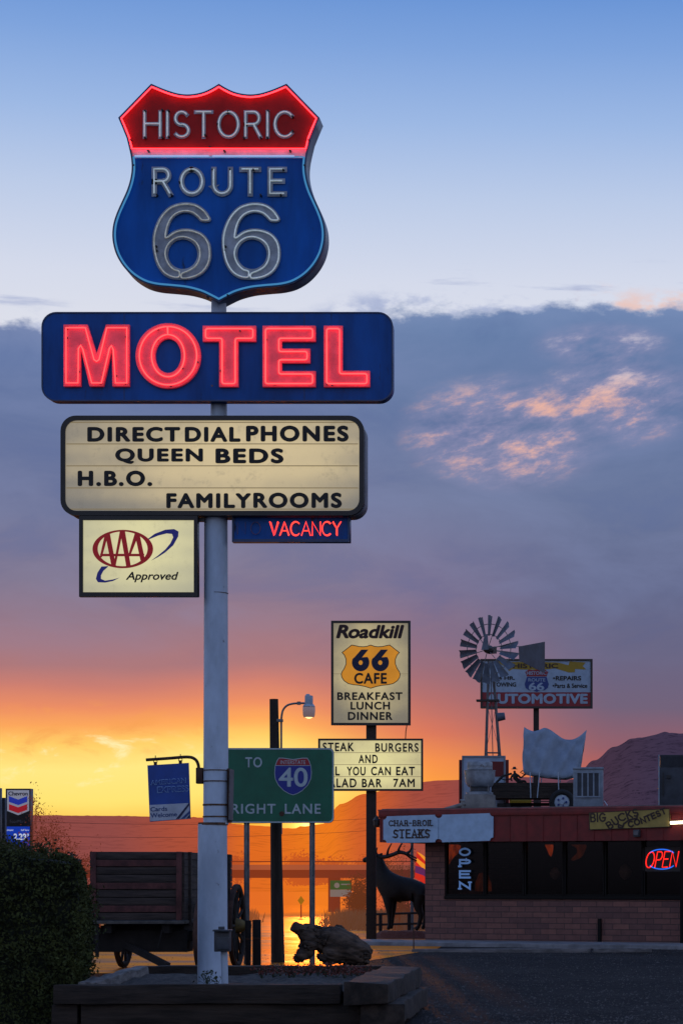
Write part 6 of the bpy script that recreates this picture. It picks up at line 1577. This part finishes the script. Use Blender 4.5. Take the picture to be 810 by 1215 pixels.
# ================================================================== fuel price sign at the left
Y8 = 110.0
P8 = plane_y(Y8)
gs = thing('fuel_price_sign', 'tall fuel station price sign with blue and red chevrons above the hedge', 'price sign', (wpx(21, Y8), Y8, gz(Y8)))
TGS = (0, 925, 6.75)
zg = lambda L: zm(L, *TGS)
gc = plate('cabinet', [zg([(48, 72), (247, 72), (243, 640), (45, 640)])], P8, -.5, 0, MATS['dark_frame'], gs)
plate('logo_panel', [zg([(60, 85), (235, 85), (235, 250), (148, 285), (60, 250)])], P8, .004, .03, MATS['gas_white'], gc)
text('brand_letters', 'Chevron', zq(70, 95, 225, 128, TGS), P8, .031, .01, MATS['letter_navy'], gc, bold=.02)
plate('chevron', [zg([(74, 132), (148, 160), (220, 132), (220, 178), (148, 204), (74, 178)])], P8, .031, .04, MATS['gas_blue'], gc)
plate('chevron', [zg([(74, 196), (148, 222), (220, 196), (220, 242), (148, 268), (74, 242)])], P8, .031, .04, MATS['gas_red'], gc)
text('small_letters', 'FoodMart', zq(82, 322, 205, 348, TGS), P8, .004, .01, MATS['weathered_steel'], gc)
pp_ = plate('price_panel', [zg([(50, 376), (240, 376), (240, 560), (50, 560)])], P8, .004, .02, MATS['price_blue'], gc)
text('grade_letters', 'Unleaded', zq(55, 397, 108, 411, TGS), P8, .021, .01, MATS['price_digits'], pp_); text('grade_letters', 'Self Serv', zq(170, 397, 235, 411, TGS), P8, .021, .01, MATS['price_digits'], pp_)
text('price_digits', '2.29', zq(112, 432, 212, 484, TGS), P8, .021, .01, MATS['price_digits'], pp_, bold=.03); text('price_digits', '9', zq(218, 432, 234, 456, TGS), P8, .021, .01, MATS['price_digits'], pp_)
m = MB(); zb_ = at(0, 1019, Y8).z
for px in (12, 30): m.box((wpx(px, Y8), Y8 + .25, (zb_ + gz(Y8)) / 2), (.16, .2, zb_ - gz(Y8) - .002))
m.build('post', MATS['cafe_post'], gs)
op = thing('dark_sign_post', 'dark pylon cut by the left picture edge beside the fuel sign', 'sign pylon', (wpx(-8, Y8 - 3), Y8 - 3, gz(Y8)))
P9 = plane_y(Y8 - 3)
plate('pylon', [rect(-22, 935, .8, 1070)], P9, -.3, 0, MATS['dark_frame'], op); plate('side_panel', [rect(-20, 946.5, 6.2, 1070)], plane_y(Y8 - 2.4), -.3, 0, MATS['cooler_dark'], op)

# ================================================================== overpass, far signs, bushes, trees
YO = 330.0
ov = thing('overpass', 'concrete highway overpass crossing behind the street lamp and the elk', 'bridge', (wpx(340, YO), YO, gz(YO)))
m = MB(); x0_, x1_ = wpx(-150, YO), wpx(640, YO)
zt_o, zm_o, zb_o = at(0, 1026, YO).z, at(0, 1032, YO).z, at(0, 1041.5, YO).z
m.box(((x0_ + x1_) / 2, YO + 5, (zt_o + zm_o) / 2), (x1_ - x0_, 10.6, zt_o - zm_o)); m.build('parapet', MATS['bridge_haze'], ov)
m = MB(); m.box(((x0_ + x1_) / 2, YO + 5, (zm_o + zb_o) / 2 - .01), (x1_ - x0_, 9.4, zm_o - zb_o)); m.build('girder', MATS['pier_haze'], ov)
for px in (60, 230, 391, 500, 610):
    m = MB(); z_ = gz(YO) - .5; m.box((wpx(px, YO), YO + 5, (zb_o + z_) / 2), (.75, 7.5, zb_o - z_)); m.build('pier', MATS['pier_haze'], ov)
tube('guard_rail', [([Vector((x0_, YO - .1, zt_o + .45)), Vector((x1_, YO - .1, zt_o + .45))], False, None)], .08, MATS['pier_haze'], ov)
YS_ = 125.0
PS = plane_y(YS_)
fsn = thing('roadside_board', 'small green and white board on two legs beside the far road', 'road sign', (wpx(404, YS_), YS_, gz(YS_)))
plate('green_half', [rect(391.5, 1044.6, 417, 1055.5)], PS, -.05, 0, MATS['far_green'], fsn); plate('white_half', [rect(391.5, 1055.6, 417, 1064)], PS, -.05, 0, MATS['far_white'], fsn)
plate('round_mark', [ell(399.5, 1050.5, 3.2, 3.2, 16)], PS, .002, .02, MATS['far_white'], fsn); plate('legend_bar', [rect(404.5, 1048.6, 415, 1050.0)], PS, .002, .02, MATS['far_white'], fsn)
for px in (394.5, 402, 414):
    m = MB(); m.box((wpx(px, YS_), YS_ - .0, (at(0, 1064, YS_).z + gz(YS_)) / 2), (.09, .06, at(0, 1064, YS_).z - gz(YS_))); m.build('leg', MATS['pier_haze'], fsn)
dm_ = thing('warning_sign', 'small yellow diamond sign standing beside the far road', 'road sign', (wpx(357, 160), 160, gz(160)))
plate('diamond', [[(357, 1063), (361, 1068.5), (357, 1074), (353, 1068.5)]], plane_y(160), -.02, 0, MATS['far_yellow'], dm_)
m = MB(); m.box((wpx(357, 160), 160.05, (at(0, 1072, 160).z + gz(160)) / 2), (.08, .06, at(0, 1072, 160).z - gz(160))); m.build('post', MATS['pier_haze'], dm_)

def shrub(name, label, px, Y, w_px, h_py, mat, n_twig=120, leaf=0, leafsize=.1, group=None, stuff=None, bare=True, base=None):
    c = Vector((wpx(px, Y), Y, gz(Y) if base is None else base)); k = Y / F
    t = thing(name, label, 'shrub' if 'bush' in name or 'shrub' in name else 'tree', c, 0, group)
    H = CZ + (PY - h_py) * k - c.z; W = w_px * k / 2
    polys = []; tips = []
    rnd = random.Random(int(px * 7 + Y))
    def grow(p, d, l, r, lev):
        pts = [p]; n = 4
        for i in range(n):
            d = (d + Vector((rnd.gauss(0, .16), rnd.gauss(0, .16), rnd.gauss(.03, .10)))).normalized(); p = p + d * (l / n); pts.append(p)
        polys.append((pts, False, [r * (1 - .5 * i / n) for i in range(n + 1)])); tips.append((p, lev))
        if lev < 3:
            for i in range(3 if lev else 4):
                b = pts[rnd.choice((1, 2, 3, 4))]; e = (d + Vector((rnd.gauss(0, .55), rnd.gauss(0, .55), rnd.gauss(.05, .35)))).normalized()
                grow(b, e, l * rnd.uniform(.5, .75), r * .55, lev + 1)
    m_ = max(3, n_twig // 40)
    for i in range(m_):
        a = rnd.uniform(0, 6.28); s = rnd.uniform(.1, .9)
        grow(c + Vector((math.cos(a) * W * .25 * s, math.sin(a) * W * .25 * s, -.05)), Vector((math.cos(a) * s * W / H * 1.2, math.sin(a) * s * W / H * 1.2, 1)).normalized(), H * rnd.uniform(.36, .52), 1.0, 0)
    # fit to the wanted box
    zs_ = max(p.z for p, _ in tips) - c.z; xs_ = max(abs(p.x - c.x) for p, _ in tips)
    fx, fz_ = W / xs_, H / zs_
    fit = lambda p: Vector((c.x + (p.x - c.x) * fx, c.y + (p.y - c.y) * fx, c.z + (p.z - c.z) * fz_))
    polys = [([fit(p) for p in ps], cl, r) for ps, cl, r in polys]
    tube('branches', polys, max(.012, .55 * k) * (1 if bare else .8), MATS[mat], t, res=0)
    if leaf:
        pts = [fit(p) + Vector([rnd.gauss(0, leafsize * 1.6) for _ in range(3)]) for p, l in tips for _ in range(leaf)]
        pts = [p for p in pts if p.z > c.z]
        V, Fc = leaf_mesh(pts, leafsize); pymesh('foliage', V, Fc, MATS[mat], t)
    return t
shrub('bare_shrub', 'tall bare shrub right beside the fuel price sign', 42, 70, 42, 934, 'bush_haze', 160, 4, .07)
shrub('bare_shrub', 'twiggy shrub rising over the hedge left of the wagon', 66, 60, 54, 966, 'bush_haze', 200, 6, .06)
shrub('bare_shrub', 'bushy low shrub at the top left corner of the wagon box', 86, 55, 56, 984, 'bush_haze', 240, 8, .05)
shrub('bare_shrub', 'low shrub peeping above the wagon tailgate', 118, 62, 40, 1000, 'bush_haze', 160, 6, .05)
shrub('bare_tree', 'brown leafless thicket tree behind the elk antlers', 470, 72, 58, 1004, 'bush_haze', 280, 8, .05)
shrub('roadside_bush', 'dense bush between the cafe post and the far green board', 424, 100, 34, 1042, 'bush_haze', 240, 12, .10)
shrub('roadside_bush', 'dark bush low behind the legs of the elk', 480, 80, 46, 1062, 'bush_haze', 200, 10, .08)
for i, (px, h_) in enumerate(((751.5, 943), (759, 944.5), (765, 946.5))):
    shrub('distant_tree', 'small dark tree far behind the roof between cooler and ribbed unit', px, 240, 7 if i < 2 else 6, h_, 'hill_haze', 120, 14, .35, 'small trees beyond the restaurant roof')
for i, px in enumerate((352, 362, 376, 430, 447, 395, 283)):
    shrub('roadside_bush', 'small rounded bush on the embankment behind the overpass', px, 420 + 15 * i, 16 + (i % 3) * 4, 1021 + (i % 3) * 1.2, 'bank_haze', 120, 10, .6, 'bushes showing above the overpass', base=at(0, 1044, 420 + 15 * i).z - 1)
# dry grass along the road verge
pts = []; V = []; Fc = []
for i in range(5200):
    Y = random.uniform(70, 150); px = random.uniform(398, 520) if i % 5 else random.uniform(240, 300)
    if px < 300: Y = random.uniform(110, 190)
    x = wpx(px, Y) + random.gauss(0, .3)
    h_ = random.uniform(.2, .75); a = random.uniform(0, 3.14); w_ = .04; b = Vector((x, Y, gz(Y))); k = len(V)
    d = Vector((math.cos(a) * w_, math.sin(a) * w_, 0)); l = Vector((random.gauss(0, .12), random.gauss(0, .12), h_))
    V += [b - d, b + d, b + l]; Fc.append((k, k + 1, k + 2))
props(pymesh('dry_grass', V, Fc, MATS['straw']), 'dry straw-coloured grass along the verge of the far road', 'grass', kind='stuff')
# overhead wires between two far poles
wr = thing('power_line', 'thin overhead wires sagging across the sunset behind the signs', 'power line', (wpx(-420, 160), 160, gz(160)))
pw = []
for dz in (0, -1.1):
    a_, b_ = at(-420, 940, 160) + Vector((0, 0, dz)), at(640, 952, 230) + Vector((0, 0, dz))
    pw.append(([a_.lerp(b_, t / 24) - Vector((0, 0, 2.2 * 4 * (t / 24) * (1 - t / 24))) for t in range(25)], False, None))
tube('wire', pw, .014, MATS['wagon_dark'], wr)
for a_ in (at(-420, 940, 160), at(640, 952, 230)):
    m = MB(); m.cyl((a_.x, a_.y + .1, gz(a_.y)), a_ + Vector((0, .1, .5)), .15, .11, 10); m.box(a_ + Vector((0, .0, .1)), (2.0, .12, .12)); m.build('pole', MATS['wood_pole'], wr)
